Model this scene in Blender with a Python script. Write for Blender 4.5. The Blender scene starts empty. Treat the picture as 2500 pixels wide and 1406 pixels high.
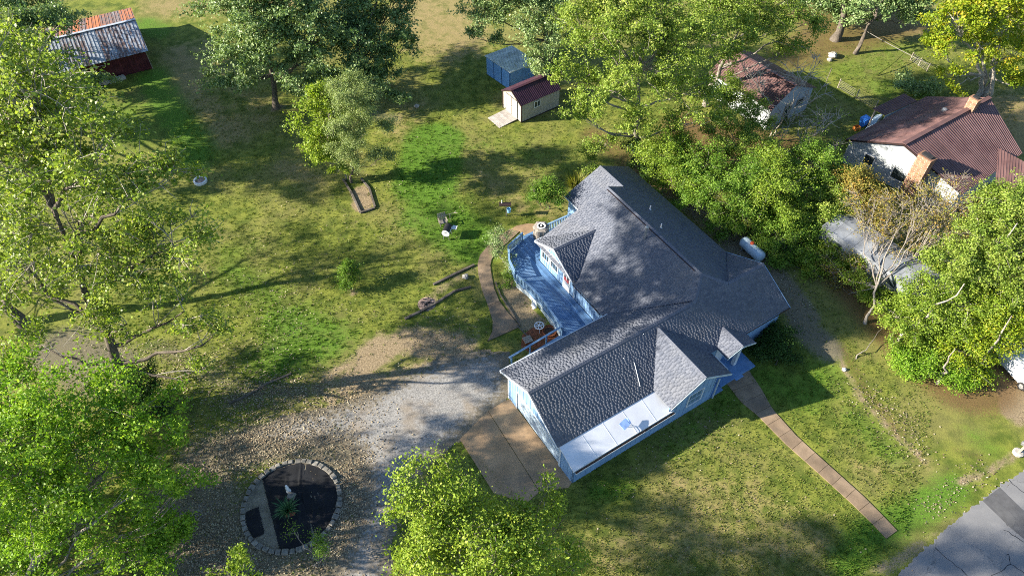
import bpy, math, random
import numpy as np
from mathutils import Vector, Matrix

# ------------------------------------------------------------------ camera, sky, sun, exposure
S = bpy.context.scene
COL = S.collection
R = math.radians
CAM_H, CAM_TILT, CAM_F = 45.0, 49.31, 1756.65          # metres, degrees below the horizon, focal length on a 2500 px wide frame
cam = bpy.data.cameras.new('camera')
cam.sensor_width = 36.0
cam.lens = 36.0 * CAM_F / 2500.0
cam.clip_start, cam.clip_end = 0.5, 900.0
camo = bpy.data.objects.new('camera', cam)
camo.location = (0, 0, CAM_H)
camo.rotation_euler = (R(90 - CAM_TILT), 0, 0)
COL.objects.link(camo)
S.camera = camo

SUN_EL, SUN_DIR = 22.8, (-1.0, -0.12)                   # elevation, horizontal direction towards the sun
az = math.atan2(SUN_DIR[0], SUN_DIR[1])                 # clockwise from +Y
world = bpy.data.worlds.new('World')
S.world = world
world.use_nodes = True
wn = world.node_tree.nodes
wl = world.node_tree.links
wn.clear()
sky = wn.new('ShaderNodeTexSky')
sky.sky_type = 'NISHITA'
sky.sun_disc = False
sky.sun_elevation = R(SUN_EL)
sky.sun_rotation = az
sky.air_density = 1.0
sky.dust_density = 0.4
sky.ozone_density = 3.0
bg = wn.new('ShaderNodeBackground')
bg.inputs['Strength'].default_value = 0.075
wo = wn.new('ShaderNodeOutputWorld')
wl.new(sky.outputs[0], bg.inputs['Color'])
wl.new(bg.outputs[0], wo.inputs['Surface'])
sun = bpy.data.lights.new('sun', 'SUN')
sun.energy = 5.0
sun.angle = R(0.55)
sun.color = (1.0, 0.91, 0.76)
suno = bpy.data.objects.new('sun', sun)
hx, hy = SUN_DIR
hl = math.hypot(hx, hy)
sd = Vector((hx / hl * math.cos(R(SUN_EL)), hy / hl * math.cos(R(SUN_EL)), math.sin(R(SUN_EL))))
suno.rotation_euler = sd.to_track_quat('Z', 'Y').to_euler()
suno.location = (-60, 0, 60)
COL.objects.link(suno)
S.view_settings.view_transform = 'Standard'
S.view_settings.look = 'None'
S.view_settings.gamma = 1.0
S.view_settings.exposure = 1.88
S.view_settings.use_curve_mapping = False
S.cycles.max_bounces = 6
S.cycles.diffuse_bounces = 3
S.cycles.glossy_bounces = 2
S.cycles.transmission_bounces = 3
S.cycles.use_denoising = False
S.cycles.filter_width = 1.0

# ------------------------------------------------------------------ surveying helpers (ground points from the aerial photograph)
CT, ST = math.cos(R(CAM_TILT)), math.sin(R(CAM_TILT))


def ray(px, py):
    x = (px - 1250) / CAM_F
    y = (703 - py) / CAM_F
    return np.array([x, CT + ST * y, -ST + CT * y])


def G(px, py, z=0.0):
    d = ray(px, py)
    t = (z - CAM_H) / d[2]
    return np.array([d[0] * t, d[1] * t, z])


def GY(px, py, Y):
    d = ray(px, py)
    t = Y / d[1]
    return np.array([d[0] * t, Y, CAM_H + d[2] * t])


# ------------------------------------------------------------------ object helpers
def tag(o, label=None, cat=None, group=None, kind=None):
    if label: o['label'] = label
    if cat: o['category'] = cat
    if group: o['group'] = group
    if kind: o['kind'] = kind
    return o


def empty(name, loc=(0, 0, 0), rz=0.0, label=None, cat=None, group=None):
    o = bpy.data.objects.new(name, None)
    o.location = loc
    o.rotation_euler = (0, 0, rz)
    o.empty_display_size = 0.2
    COL.objects.link(o)
    return tag(o, label, cat, group)


def link(name, me, parent=None, loc=None, rot=None, kind=None):
    o = bpy.data.objects.new(name, me)
    if parent is not None: o.parent = parent
    if loc is not None: o.location = loc
    if rot is not None: o.rotation_euler = rot
    if kind: o['kind'] = kind
    COL.objects.link(o)
    return o


def mesh_np(name, V, F, mat, attrs=None, smooth=False):
    """V (n,3); F (m,k) same-size faces or list of arrays"""
    me = bpy.data.meshes.new(name)
    V = np.asarray(V, np.float32)
    if not isinstance(F, list): F = [F]
    F = [np.asarray(f, np.int32) for f in F if len(f)]
    nl = sum(f.size for f in F)
    npoly = sum(len(f) for f in F)
    me.vertices.add(len(V)); me.vertices.foreach_set('co', V.ravel())
    me.loops.add(nl); me.polygons.add(npoly)
    me.loops.foreach_set('vertex_index', np.concatenate([f.ravel() for f in F]))
    starts = []; s = 0
    for f in F:
        starts.append(s + np.arange(len(f)) * f.shape[1]); s += f.size
    me.polygons.foreach_set('loop_start', np.concatenate(starts).astype(np.int32))
    if smooth: me.polygons.foreach_set('use_smooth', np.ones(npoly, bool))
    if attrs:
        for k, (dom, val) in attrs.items():
            a = me.attributes.new(k, 'FLOAT', dom)
            a.data.foreach_set('value', np.asarray(val, np.float32))
    me.update(calc_edges=True)
    if mat: me.materials.append(mat)
    return me


class MB:
    """collects shapes for ONE mesh object"""
    def __init__(s):
        s.v = []; s.f = []

    def add(s, v, f):
        n = len(s.v)
        s.v += [tuple(p) for p in v]
        s.f += [tuple(i + n for i in q) for q in f]
        return s

    def box(s, a, b):
        (x0, y0, z0), (x1, y1, z1) = a, b
        return s.add([(x0, y0, z0), (x1, y0, z0), (x1, y1, z0), (x0, y1, z0), (x0, y0, z1), (x1, y0, z1), (x1, y1, z1), (x0, y1, z1)],
                     [(0, 3, 2, 1), (4, 5, 6, 7), (0, 1, 5, 4), (1, 2, 6, 5), (2, 3, 7, 6), (3, 0, 4, 7)])

    def beam(s, p, q, w, h, up=(0, 0, 1)):
        p, q = Vector(p), Vector(q)
        d = (q - p).normalized()
        u = Vector(up)
        x = d.cross(u)
        if x.length < 1e-4: x = d.cross(Vector((1, 0, 0)))
        x.normalize(); y = x.cross(d).normalized()
        x *= w / 2; y *= h / 2
        v = [p - x - y, p + x - y, p + x + y, p - x + y, q - x - y, q + x - y, q + x + y, q - x + y]
        return s.add(v, [(0, 3, 2, 1), (4, 5, 6, 7), (0, 1, 5, 4), (1, 2, 6, 5), (2, 3, 7, 6), (3, 0, 4, 7)])

    def slab(s, poly, t, n=None):
        """flat polygon extruded by t against its normal"""
        P = [Vector(p) for p in poly]
        if n is None:
            n = Vector((0, 0, 0))
            for i in range(len(P)):
                a, b = P[i], P[(i + 1) % len(P)]
                n += Vector(((a.y - b.y) * (a.z + b.z), (a.z - b.z) * (a.x + b.x), (a.x - b.x) * (a.y + b.y)))
            n.normalize()
            if n.z < -1e-6:
                P.reverse(); n = -n
        n = Vector(n)
        k = len(P)
        v = P + [p - n * t for p in P]
        f = [tuple(range(k)), tuple(range(2 * k - 1, k - 1, -1))]
        f += [(i, i + k, (i + 1) % k + k, (i + 1) % k) for i in range(k)]
        return s.add(v, f)

    def tube(s, pts, rad, n=8, cap=True):
        pts = [Vector(p) for p in pts]
        if not hasattr(rad, '__len__'): rad = [rad] * len(pts)
        base = len(s.v)
        for i, p in enumerate(pts):
            d = (pts[min(i + 1, len(pts) - 1)] - pts[max(i - 1, 0)]).normalized()
            x = d.cross(Vector((0.13, 0.27, 0.95)))
            if x.length < 1e-3: x = d.cross(Vector((1, 0, 0)))
            x.normalize(); y = d.cross(x)
            for j in range(n):
                a = 2 * math.pi * j / n
                s.v.append(tuple(p + (x * math.cos(a) + y * math.sin(a)) * rad[i]))
        for i in range(len(pts) - 1):
            for j in range(n):
                a = base + i * n + j; b = base + i * n + (j + 1) % n
                s.f.append((a, b, b + n, a + n))
        if cap:
            s.f.append(tuple(base + j for j in reversed(range(n))))
            e = base + (len(pts) - 1) * n
            s.f.append(tuple(e + j for j in range(n)))
        return s

    def lathe(s, prof, n=16, c=(0, 0, 0)):
        base = len(s.v)
        for r, z in prof:
            for j in range(n):
                a = 2 * math.pi * j / n
                s.v.append((c[0] + r * math.cos(a), c[1] + r * math.sin(a), c[2] + z))
        for i in range(len(prof) - 1):
            for j in range(n):
                a = base + i * n + j; b = base + i * n + (j + 1) % n
                s.f.append((a, b, b + n, a + n))
        s.f.append(tuple(base + j for j in reversed(range(n))))
        e = base + (len(prof) - 1) * n
        s.f.append(tuple(e + j for j in range(n)))
        return s

    def mesh(s, name, mat, smooth=False, bevel=0):
        me = bpy.data.meshes.new(name)
        me.from_pydata(s.v, [], s.f)
        if smooth:
            me.polygons.foreach_set('use_smooth', np.ones(len(s.f), bool))
        me.update()
        if mat: me.materials.append(mat)
        return me

    def build(s, name, mat, parent=None, loc=None, rot=None, kind=None, smooth=False):
        return link(name, s.mesh(name, mat, smooth), parent, loc, rot, kind)


# ------------------------------------------------------------------ materials
def new_mat(name):
    m = bpy.data.materials.new(name)
    m.use_nodes = True
    nt = m.node_tree
    for n in list(nt.nodes): nt.nodes.remove(n)
    return m, nt, nt.nodes, nt.links


def N(nt, typ, **kw):
    n = nt.nodes.new(typ)
    for k, v in kw.items():
        if k in n.inputs: n.inputs[k].default_value = v
        else: setattr(n, k, v)
    return n


def noise(nt, vec, scale, detail=4.0, rough=0.55, dist=0.0):
    n = nt.nodes.new('ShaderNodeTexNoise')
    n.inputs['Scale'].default_value = scale
    n.inputs['Detail'].default_value = detail
    n.inputs['Roughness'].default_value = rough
    n.inputs['Distortion'].default_value = dist
    if vec is not None: nt.links.new(vec, n.inputs['Vector'])
    return n.outputs['Fac']


def mth(nt, op, a, b=None, c=None, clamp=False):
    n = nt.nodes.new('ShaderNodeMath'); n.operation = op; n.use_clamp = clamp
    for i, x in enumerate((a, b, c)):
        if x is None: continue
        if isinstance(x, (int, float)): n.inputs[i].default_value = x
        else: nt.links.new(x, n.inputs[i])
    return n.outputs[0]


def mixc(nt, fac, a, b, mode='MIX'):
    n = nt.nodes.new('ShaderNodeMix'); n.data_type = 'RGBA'; n.blend_type = mode
    for sock, x in ((n.inputs[0], fac), (n.inputs[6], a), (n.inputs[7], b)):
        if isinstance(x, (int, float)): sock.default_value = x
        elif isinstance(x, (tuple, list)): sock.default_value = tuple(x)[:3] + (1,)
        else: nt.links.new(x, sock)
    return n.outputs[2]


def sstep(nt, x, lo, hi):
    n = nt.nodes.new('ShaderNodeMapRange'); n.interpolation_type = 'SMOOTHSTEP'
    n.inputs[1].default_value = lo; n.inputs[2].default_value = hi
    nt.links.new(x, n.inputs[0])
    return n.outputs[0]


def pos(nt): return N(nt, 'ShaderNodeNewGeometry').outputs['Position']


def objco(nt): return N(nt, 'ShaderNodeTexCoord').outputs['Object']


def attr(nt, name): 
    n = nt.nodes.new('ShaderNodeAttribute'); n.attribute_name = name
    return n.outputs['Fac']


def finish(nt, col, rough=0.8, bump=None, bd=0.05, metal=0.0, spec=0.3, bstr=0.6):
    p = N(nt, 'ShaderNodeBsdfPrincipled')
    if isinstance(col, (tuple, list)): p.inputs['Base Color'].default_value = tuple(col)[:3] + (1,)
    else: nt.links.new(col, p.inputs['Base Color'])
    if isinstance(rough, (int, float)): p.inputs['Roughness'].default_value = rough
    else: nt.links.new(rough, p.inputs['Roughness'])
    p.inputs['Metallic'].default_value = metal
    p.inputs['Specular IOR Level'].default_value = spec
    if bump is not None:
        b = N(nt, 'ShaderNodeBump'); b.inputs['Distance'].default_value = bd; b.inputs['Strength'].default_value = bstr
        nt.links.new(bump, b.inputs['Height']); nt.links.new(b.outputs[0], p.inputs['Normal'])
    o = N(nt, 'ShaderNodeOutputMaterial')
    nt.links.new(p.outputs[0], o.inputs['Surface'])


def simple(name, col, rough=0.7, var=0.18, sc=3.0, fine=40.0, bd=0.004, metal=0.0, spec=0.3, stain=None, stain_amt=0.35, rnd=0.0, tint=False):
    m, nt, n, l = new_mat(name)
    co = pos(nt)
    a = noise(nt, co, sc, 5); b = noise(nt, co, fine, 3)
    k = mth(nt, 'ADD', mth(nt, 'MULTIPLY', a, 0.6), mth(nt, 'MULTIPLY', b, 0.4))
    lo = tuple(c * (1 - var * 1.6) for c in col); hi = tuple(min(1, c * (1 + var * 1.6)) for c in col)
    c = mixc(nt, sstep(nt, k, 0.3, 0.7), lo, hi)
    if stain:
        s = noise(nt, co, sc * 0.45, 6, 0.65)
        c = mixc(nt, mth(nt, 'MULTIPLY', sstep(nt, s, 0.5, 0.68), stain_amt), c, stain)
    if rnd or tint:
        r = attr(nt, 'tint') if tint else N(nt, 'ShaderNodeObjectInfo').outputs['Random']
        c = mixc(nt, 1.0, c, mixc(nt, r, (1 - rnd,) * 3, (1 + rnd,) * 3), 'MULTIPLY')
    finish(nt, c, rough, b, bd, metal, spec)
    return m


def leaf_mat(name, c0, c1, c2, trans=0.38, rough=0.5, spec=0.2):
    m, nt, n, l = new_mat(name)
    t = attr(nt, 'tint')
    c = mixc(nt, sstep(nt, t, 0.0, 0.5), c0, c1)
    c = mixc(nt, sstep(nt, t, 0.5, 1.0), c, c2)
    p = N(nt, 'ShaderNodeBsdfPrincipled')
    l.new(c, p.inputs['Base Color'])
    p.inputs['Roughness'].default_value = rough
    p.inputs['Specular IOR Level'].default_value = spec
    tr = N(nt, 'ShaderNodeBsdfTranslucent')
    l.new(mixc(nt, 1.0, c, (1.2, 1.25, 0.6), 'MULTIPLY'), tr.inputs['Color'])
    mx = N(nt, 'ShaderNodeMixShader'); mx.inputs[0].default_value = trans
    l.new(p.outputs[0], mx.inputs[1]); l.new(tr.outputs[0], mx.inputs[2])
    o = N(nt, 'ShaderNodeOutputMaterial'); l.new(mx.outputs[0], o.inputs['Surface'])
    return m


def bark_mat(name, c0, c1):
    m, nt, n, l = new_mat(name)
    co = pos(nt)
    st = N(nt, 'ShaderNodeMapping'); st.inputs['Scale'].default_value = (7, 7, 1.6)
    l.new(co, st.inputs['Vector'])
    a = noise(nt, st.outputs[0], 1.6, 6, 0.65)
    b = noise(nt, co, 0.9, 3)
    c = mixc(nt, sstep(nt, a, 0.35, 0.65), c0, c1)
    c = mixc(nt, mth(nt, 'MULTIPLY', sstep(nt, b, 0.5, 0.7), 0.4), c, tuple(x * 0.6 for x in c0))
    finish(nt, c, 0.9, a, 0.03, 0, 0.2)
    return m



M = {}
M['siding'] = simple('blue_siding', (0.17, 0.285, 0.45), 0.6, 0.1, 1.5, 60, 0.002, stain=(0.12, 0.19, 0.30), stain_amt=0.25)
M['trim'] = simple('white_trim', (0.50, 0.54, 0.58), 0.5, 0.06, 2, 50, 0.002)
M['gdoor'] = simple('garage_door_paint', (0.32, 0.40, 0.48), 0.5, 0.06, 2, 50, 0.002)
M['white_roof'] = simple('white_membrane', (0.54, 0.56, 0.60), 0.55, 0.06, 0.9, 30, 0.004, stain=(0.42, 0.44, 0.47), stain_amt=0.3)
M['deck'] = simple('blue_deck_paint', (0.095, 0.19, 0.345), 0.55, 0.14, 1.2, 35, 0.003, stain=(0.30, 0.40, 0.52), stain_amt=0.35, rnd=0.26)
M['deck_rail'] = simple('blue_rail_paint', (0.17, 0.28, 0.42), 0.55, 0.1, 2, 40, 0.002, rnd=0.05)
M['skirt'] = simple('pale_blue_skirt', (0.36, 0.43, 0.48), 0.6, 0.1, 1.2, 40, 0.003, stain=(0.35, 0.4, 0.4))
M['glass'] = simple('dark_glass', (0.03, 0.04, 0.045), 0.08, 0.2, 1, 10, 0.0, spec=0.6)
M['glass_sky'] = simple('sky_reflection_glass', (0.10, 0.17, 0.26), 0.15, 0.15, 1, 10, 0.0, spec=0.6)  # reflected sky painted into the pane as a lighter blue-grey base colour
M['curtain'] = simple('red_curtain', (0.22, 0.04, 0.05), 0.7)
M['dark'] = simple('dark_recess', (0.02, 0.02, 0.022), 0.9)
M['concrete'] = simple('tan_concrete', (0.30, 0.20, 0.115), 0.85, 0.16, 0.8, 30, 0.006, stain=(0.13, 0.105, 0.08), stain_amt=0.55, rnd=0.06)
M['walkcon'] = simple('weathered_walk_concrete', (0.20, 0.145, 0.095), 0.88, 0.2, 0.9, 26, 0.012, stain=(0.10, 0.085, 0.07), stain_amt=0.6, rnd=0.12)
M['stone'] = simple('pale_limestone', (0.17, 0.16, 0.14), 0.85, 0.3, 4, 22, 0.02, stain=(0.11, 0.105, 0.09), rnd=0.18)
M['timber'] = simple('weathered_timber', (0.10, 0.085, 0.07), 0.9, 0.3, 3, 30, 0.01, stain=(0.2, 0.18, 0.15), rnd=0.2)
M['fabric'] = simple('black_ground_cloth', (0.008, 0.009, 0.012), 0.75, 0.3, 1.2, 14, 0.02, stain=(0.02, 0.02, 0.022), spec=0.2)
M['soil'] = simple('grey_brown_soil', (0.17, 0.15, 0.115), 0.95, 0.25, 1.5, 20, 0.02, stain=(0.10, 0.09, 0.06))
M['mulch'] = simple('red_mulch', (0.21, 0.072, 0.034), 0.95, 0.35, 6, 40, 0.03, stain=(0.12, 0.05, 0.03))
M['white_paint'] = simple('white_paint', (0.62, 0.62, 0.62), 0.4, 0.05, 5, 40, 0.001)
M['grey_metal'] = simple('grey_metal', (0.3, 0.3, 0.3), 0.45, 0.15, 6, 40, 0.002, metal=0.5)
M['black'] = simple('black_metal', (0.015, 0.015, 0.017), 0.5, 0.2, 6, 40, 0.002)
M['plastic_blue'] = simple('blue_plastic', (0.03, 0.16, 0.55), 0.35, 0.06, 4, 20, 0.001)
M['light_blue'] = simple('light_blue_plastic', (0.25, 0.5, 0.75), 0.4, 0.06, 5, 20, 0.001)
M['orange'] = simple('orange_crate', (0.6, 0.22, 0.05), 0.5, 0.1, 5, 20, 0.001)
M['tank'] = simple('tank_paint', (0.30, 0.40, 0.49), 0.4, 0.1, 2.5, 20, 0.001, stain=(0.6, 0.62, 0.62), stain_amt=0.5)
M['red_paint'] = simple('red_paint', (0.55, 0.09, 0.03), 0.5)
M['barn_wood'] = simple('dark_red_barn_boards', (0.075, 0.016, 0.022), 0.85, 0.25, 2, 25, 0.006, stain=(0.12, 0.05, 0.05), rnd=0.2)
M['barn_trim'] = simple('grey_barn_trim', (0.22, 0.19, 0.15), 0.85)
M['shed_blue'] = simple('blue_shed_panel', (0.10, 0.24, 0.48), 0.6, 0.1, 1.5, 30, 0.003, stain=(0.2, 0.32, 0.5), stain_amt=0.25, rnd=0.08)
M['shed_roof'] = simple('pale_green_metal', (0.50, 0.56, 0.56), 0.45, 0.15, 1.5, 20, 0.003, metal=0.15, stain=(0.2, 0.25, 0.22), stain_amt=0.5, rnd=0.06)
M['shed_beige'] = simple('beige_panel', (0.34, 0.32, 0.275), 0.55, 0.05, 1.5, 30, 0.002, rnd=0.04)
M['shed_trim'] = simple('dark_brown_trim', (0.03, 0.018, 0.017), 0.5)
M['maroon'] = simple('maroon_metal', (0.050, 0.021, 0.034), 0.4, 0.12, 1.5, 20, 0.002, metal=0.1, spec=0.4, stain=(0.075, 0.035, 0.045), rnd=0.1)
M['redroof'] = simple('faded_red_metal', (0.135, 0.077, 0.073), 0.5, 0.14, 0.8, 16, 0.003, metal=0.1, stain=(0.085, 0.042, 0.042), stain_amt=0.6, rnd=0.12)
M['ramp_wood'] = simple('grey_ramp_plank', (0.34, 0.31, 0.29), 0.8, 0.15, 3, 30, 0.004, rnd=0.14)
M['stucco'] = simple('pale_stucco', (0.36, 0.39, 0.41), 0.85, 0.1, 1.2, 30, 0.005, stain=(0.3, 0.32, 0.33))
M['brick'] = simple('orange_brick', (0.25, 0.135, 0.085), 0.85, 0.2, 5, 40, 0.004, rnd=0.25, stain=(0.3, 0.17, 0.1))
M['mortar'] = simple('mortar', (0.35, 0.29, 0.23), 0.9)
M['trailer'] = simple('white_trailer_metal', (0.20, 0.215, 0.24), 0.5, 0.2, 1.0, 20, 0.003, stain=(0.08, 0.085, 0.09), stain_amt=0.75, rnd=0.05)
M['car'] = simple('silver_white_car_paint', (0.45, 0.47, 0.5), 0.25, 0.03, 2, 10, 0.0, spec=0.5)
M['tyre'] = simple('tyre_rubber', (0.02, 0.02, 0.02), 0.85)
M['postwood'] = simple('grey_post_wood', (0.30, 0.26, 0.21), 0.85)
M['acgrey'] = simple('weathered_grey_unit', (0.2, 0.18, 0.16), 0.85, 0.3, 5, 40, 0.01, stain=(0.35, 0.31, 0.26), stain_amt=0.6)
M['gutter_leaves'] = simple('gutter_debris', (0.08, 0.045, 0.03), 0.95, 0.6, 7, 60, 0.03, stain=(0.25, 0.17, 0.1), stain_amt=0.5)
M['wire'] = simple('wire_grey', (0.16, 0.15, 0.135), 0.6)
M['terracotta'] = simple('terracotta', (0.25, 0.085, 0.035), 0.8, 0.2, 6, 40, 0.004)
M['ash'] = simple('ash', (0.25, 0.18, 0.15), 0.95, 0.5, 3, 20, 0.02, stain=(0.05, 0.04, 0.04))
M['rock'] = simple('field_rock', (0.33, 0.31, 0.28), 0.9, 0.25, 3, 20, 0.02)
M['bark_grey'] = bark_mat('bark_pale_grey', (0.14, 0.12, 0.10), (0.29, 0.26, 0.225))
M['bark_dark'] = bark_mat('bark_dark_brown', (0.06, 0.05, 0.04), (0.15, 0.125, 0.10))
M['bark_pale'] = bark_mat('bark_bleached', (0.22, 0.195, 0.165), (0.42, 0.38, 0.33))

def shingle_mat():
    m, nt, n, l = new_mat('grey_shingle')
    co = pos(nt)
    t = attr(nt, 'tint')
    c = mixc(nt, sstep(nt, t, 0.0, 1.0), (0.070, 0.080, 0.108), (0.108, 0.118, 0.148))
    f = noise(nt, co, 45, 3)
    c = mixc(nt, mth(nt, 'MULTIPLY', f, 0.2), c, (0.12, 0.13, 0.155))
    g = noise(nt, co, 0.35, 4)
    c = mixc(nt, mth(nt, 'MULTIPLY', sstep(nt, g, 0.45, 0.7), 0.25), c, (0.125, 0.125, 0.125))
    finish(nt, c, 0.9, f, 0.006, 0, 0.2)
    return m
M['shingle'] = shingle_mat()

def rust_mat():
    m, nt, n, l = new_mat('rusted_roof_metal')
    co = objco(nt)
    r = attr(nt, 'tint')
    mp = N(nt, 'ShaderNodeMapping'); mp.inputs['Scale'].default_value = (2.0, 0.35, 1)
    l.new(co, mp.inputs['Vector'])
    a = noise(nt, mp.outputs[0], 2.2, 6, 0.7, 0.3)
    b = noise(nt, pos(nt), 9, 4, 0.7)
    k = mth(nt, 'ADD', mth(nt, 'ADD', mth(nt, 'MULTIPLY', a, 0.7), mth(nt, 'MULTIPLY', b, 0.3)), mth(nt, 'MULTIPLY', mth(nt, 'SUBTRACT', r, 0.5), 0.5))
    c = mixc(nt, sstep(nt, k, 0.40, 0.52), (0.36, 0.40, 0.46), (0.16, 0.11, 0.10))
    c = mixc(nt, sstep(nt, k, 0.55, 0.72), c, (0.42, 0.14, 0.055))
    finish(nt, c, 0.6, b, 0.01, 0.15, 0.3)
    return m
M['rust'] = rust_mat()

def asphalt_mat():
    m, nt, n, l = new_mat('old_asphalt')
    co = pos(nt)
    f = noise(nt, co, 60, 3); g = noise(nt, co, 0.8, 5); h = noise(nt, co, 7, 4)
    c = mixc(nt, sstep(nt, f, 0.3, 0.7), (0.135, 0.135, 0.14), (0.195, 0.195, 0.197))
    c = mixc(nt, mth(nt, 'MULTIPLY', sstep(nt, g, 0.4, 0.7), 0.35), c, (0.25, 0.245, 0.24))
    vo = N(nt, 'ShaderNodeTexVoronoi'); vo.feature = 'DISTANCE_TO_EDGE'; vo.inputs['Scale'].default_value = 0.33
    wv = N(nt, 'ShaderNodeVectorMath'); wv.operation = 'ADD'
    nn = nt.nodes.new('ShaderNodeTexNoise'); nn.inputs['Scale'].default_value = 1.1; nn.inputs['Detail'].default_value = 5
    l.new(co, nn.inputs['Vector']); l.new(co, wv.inputs[0]); l.new(nn.outputs['Color'], wv.inputs[1]); l.new(wv.outputs[0], vo.inputs['Vector'])
    cr = sstep(nt, vo.outputs['Distance'], 0.0, 0.012)
    c = mixc(nt, mth(nt, 'MULTIPLY', mth(nt, 'SUBTRACT', 1.0, cr), sstep(nt, h, 0.35, 0.6)), c, (0.11, 0.11, 0.11))
    finish(nt, c, 0.9, f, 0.01, 0, 0.25)
    return m
M['asphalt'] = asphalt_mat()
M['patch'] = simple('newer_asphalt_patch', (0.085, 0.085, 0.088), 0.9, 0.14, 2, 60, 0.006)
M['tar'] = simple('tar_crack', (0.018, 0.02, 0.024), 0.8)

def gravel_mat():
    m, nt, n, l = new_mat('pale_gravel')
    co = pos(nt)
    vo = N(nt, 'ShaderNodeTexVoronoi'); vo.inputs['Scale'].default_value = 16; l.new(co, vo.inputs['Vector'])
    f = noise(nt, co, 28, 3, 0.7); g = noise(nt, co, 0.5, 5, 0.6); h = noise(nt, co, 3.5, 5, 0.65)
    sep = N(nt, 'ShaderNodeSeparateColor'); l.new(vo.outputs['Color'], sep.inputs[0])
    c = mixc(nt, sep.outputs[0], (0.15, 0.147, 0.142), (0.31, 0.30, 0.285))
    c = mixc(nt, mth(nt, 'MULTIPLY', sstep(nt, f, 0.5, 0.72), 0.6), c, (0.08, 0.073, 0.062))
    c = mixc(nt, mth(nt, 'MULTIPLY', sstep(nt, g, 0.45, 0.7), 0.6), c, (0.21, 0.165, 0.115))
    e = attr(nt, 'edge')
    k = mth(nt, 'ADD', e, mth(nt, 'MULTIPLY', mth(nt, 'SUBTRACT', h, 0.5), 1.9))
    c = mixc(nt, sstep(nt, k, 0.25, 0.85), c, mixc(nt, sstep(nt, f, 0.4, 0.6), (0.08, 0.068, 0.048), (0.21, 0.18, 0.13)))
    finish(nt, c, 0.95, f, 0.03, 0, 0.2)
    return m
M['gravel'] = gravel_mat()

def ground_mat():
    m, nt, n, l = new_mat('lawn_and_soil')
    co = pos(nt)
    big = noise(nt, co, 0.12, 5, 0.6); mid = noise(nt, co, 0.9, 5, 0.62); fine = noise(nt, co, 9, 4, 0.7); vf = noise(nt, co, 34, 3, 0.7)
    # mown grass: olive to yellow green
    c = mixc(nt, sstep(nt, mid, 0.35, 0.65), (0.074, 0.105, 0.016), (0.185, 0.205, 0.036))
    c = mixc(nt, mth(nt, 'MULTIPLY', sstep(nt, big, 0.42, 0.62), 0.6), c, (0.20, 0.175, 0.065))
    k = lambda a, w: mth(nt, 'ADD', a, mth(nt, 'MULTIPLY', mth(nt, 'SUBTRACT', mid, 0.5), w))
    dry = sstep(nt, k(attr(nt, 'dry'), 1.1), 0.3, 0.75)
    c = mixc(nt, mth(nt, 'MULTIPLY', dry, 0.85), c, (0.27, 0.205, 0.10))
    lush = sstep(nt, mth(nt, 'ADD', k(attr(nt, 'lush'), 1.5), mth(nt, 'MULTIPLY', mth(nt, 'SUBTRACT', fine, 0.5), 0.7)), 0.15, 1.05)
    c = mixc(nt, mth(nt, 'MULTIPLY', lush, 0.85), c, mixc(nt, sstep(nt, fine, 0.35, 0.65), (0.045, 0.115, 0.010), (0.092, 0.205, 0.018)))
    dirt = sstep(nt, k(attr(nt, 'dirt'), 1.0), 0.35, 0.7)
    c = mixc(nt, mth(nt, 'MULTIPLY', dirt, 0.9), c, mixc(nt, sstep(nt, fine, 0.3, 0.7), (0.16, 0.115, 0.075), (0.34, 0.26, 0.175)))
    lit = sstep(nt, mth(nt, 'ADD', attr(nt, 'litter'), mth(nt, 'MULTIPLY', mth(nt, 'SUBTRACT', fine, 0.5), 1.2)), 0.35, 0.7)
    c = mixc(nt, mth(nt, 'MULTIPLY', lit, 0.9), c, mixc(nt, sstep(nt, vf, 0.35, 0.65), (0.075, 0.062, 0.046), (0.25, 0.215, 0.165)))
    rust = sstep(nt, mth(nt, 'ADD', attr(nt, 'rustleaf'), mth(nt, 'MULTIPLY', mth(nt, 'SUBTRACT', fine, 0.5), 1.2)), 0.35, 0.7)
    c = mixc(nt, mth(nt, 'MULTIPLY', rust, 0.9), c, mixc(nt, sstep(nt, vf, 0.35, 0.65), (0.07, 0.042, 0.02), (0.22, 0.135, 0.06)))
    # blade-scale contrast
    f2 = mth(nt, 'ADD', mth(nt, 'MULTIPLY', fine, 0.45), mth(nt, 'MULTIPLY', vf, 0.55))
    c = mixc(nt, 1.0, c, mixc(nt, sstep(nt, f2, 0.32, 0.68), (0.76, 0.76, 0.74), (1.24, 1.24, 1.2)), 'MULTIPLY')
    finish(nt, c, 0.95, f2, 0.10, 0, 0.15, 0.8)
    return m
M['ground'] = ground_mat()

L = {}
L['cotton'] = leaf_mat('leaf_cottonwood', (0.12, 0.185, 0.028), (0.245, 0.325, 0.048), (0.43, 0.46, 0.11), 0.36, 0.45, 0.25)
L['maple'] = leaf_mat('leaf_bright_maple', (0.095, 0.20, 0.016), (0.195, 0.335, 0.028), (0.36, 0.47, 0.06))
L['young'] = leaf_mat('leaf_yellow_green', (0.115, 0.195, 0.022), (0.215, 0.305, 0.036), (0.37, 0.43, 0.07))
L['oak'] = leaf_mat('leaf_dark_oak', (0.085, 0.155, 0.05), (0.19, 0.275, 0.095), (0.33, 0.40, 0.18), 0.25, 0.45, 0.35)
L['walnut'] = leaf_mat('leaf_pale_walnut', (0.115, 0.19, 0.028), (0.215, 0.295, 0.045), (0.37, 0.42, 0.09), 0.36, 0.5, 0.22)
L['willow'] = leaf_mat('leaf_grey_green', (0.14, 0.20, 0.065), (0.22, 0.28, 0.10), (0.32, 0.37, 0.15), 0.3)
L['yellow'] = leaf_mat('leaf_autumn_yellow', (0.15, 0.24, 0.016), (0.29, 0.345, 0.024), (0.52, 0.36, 0.035))
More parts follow.
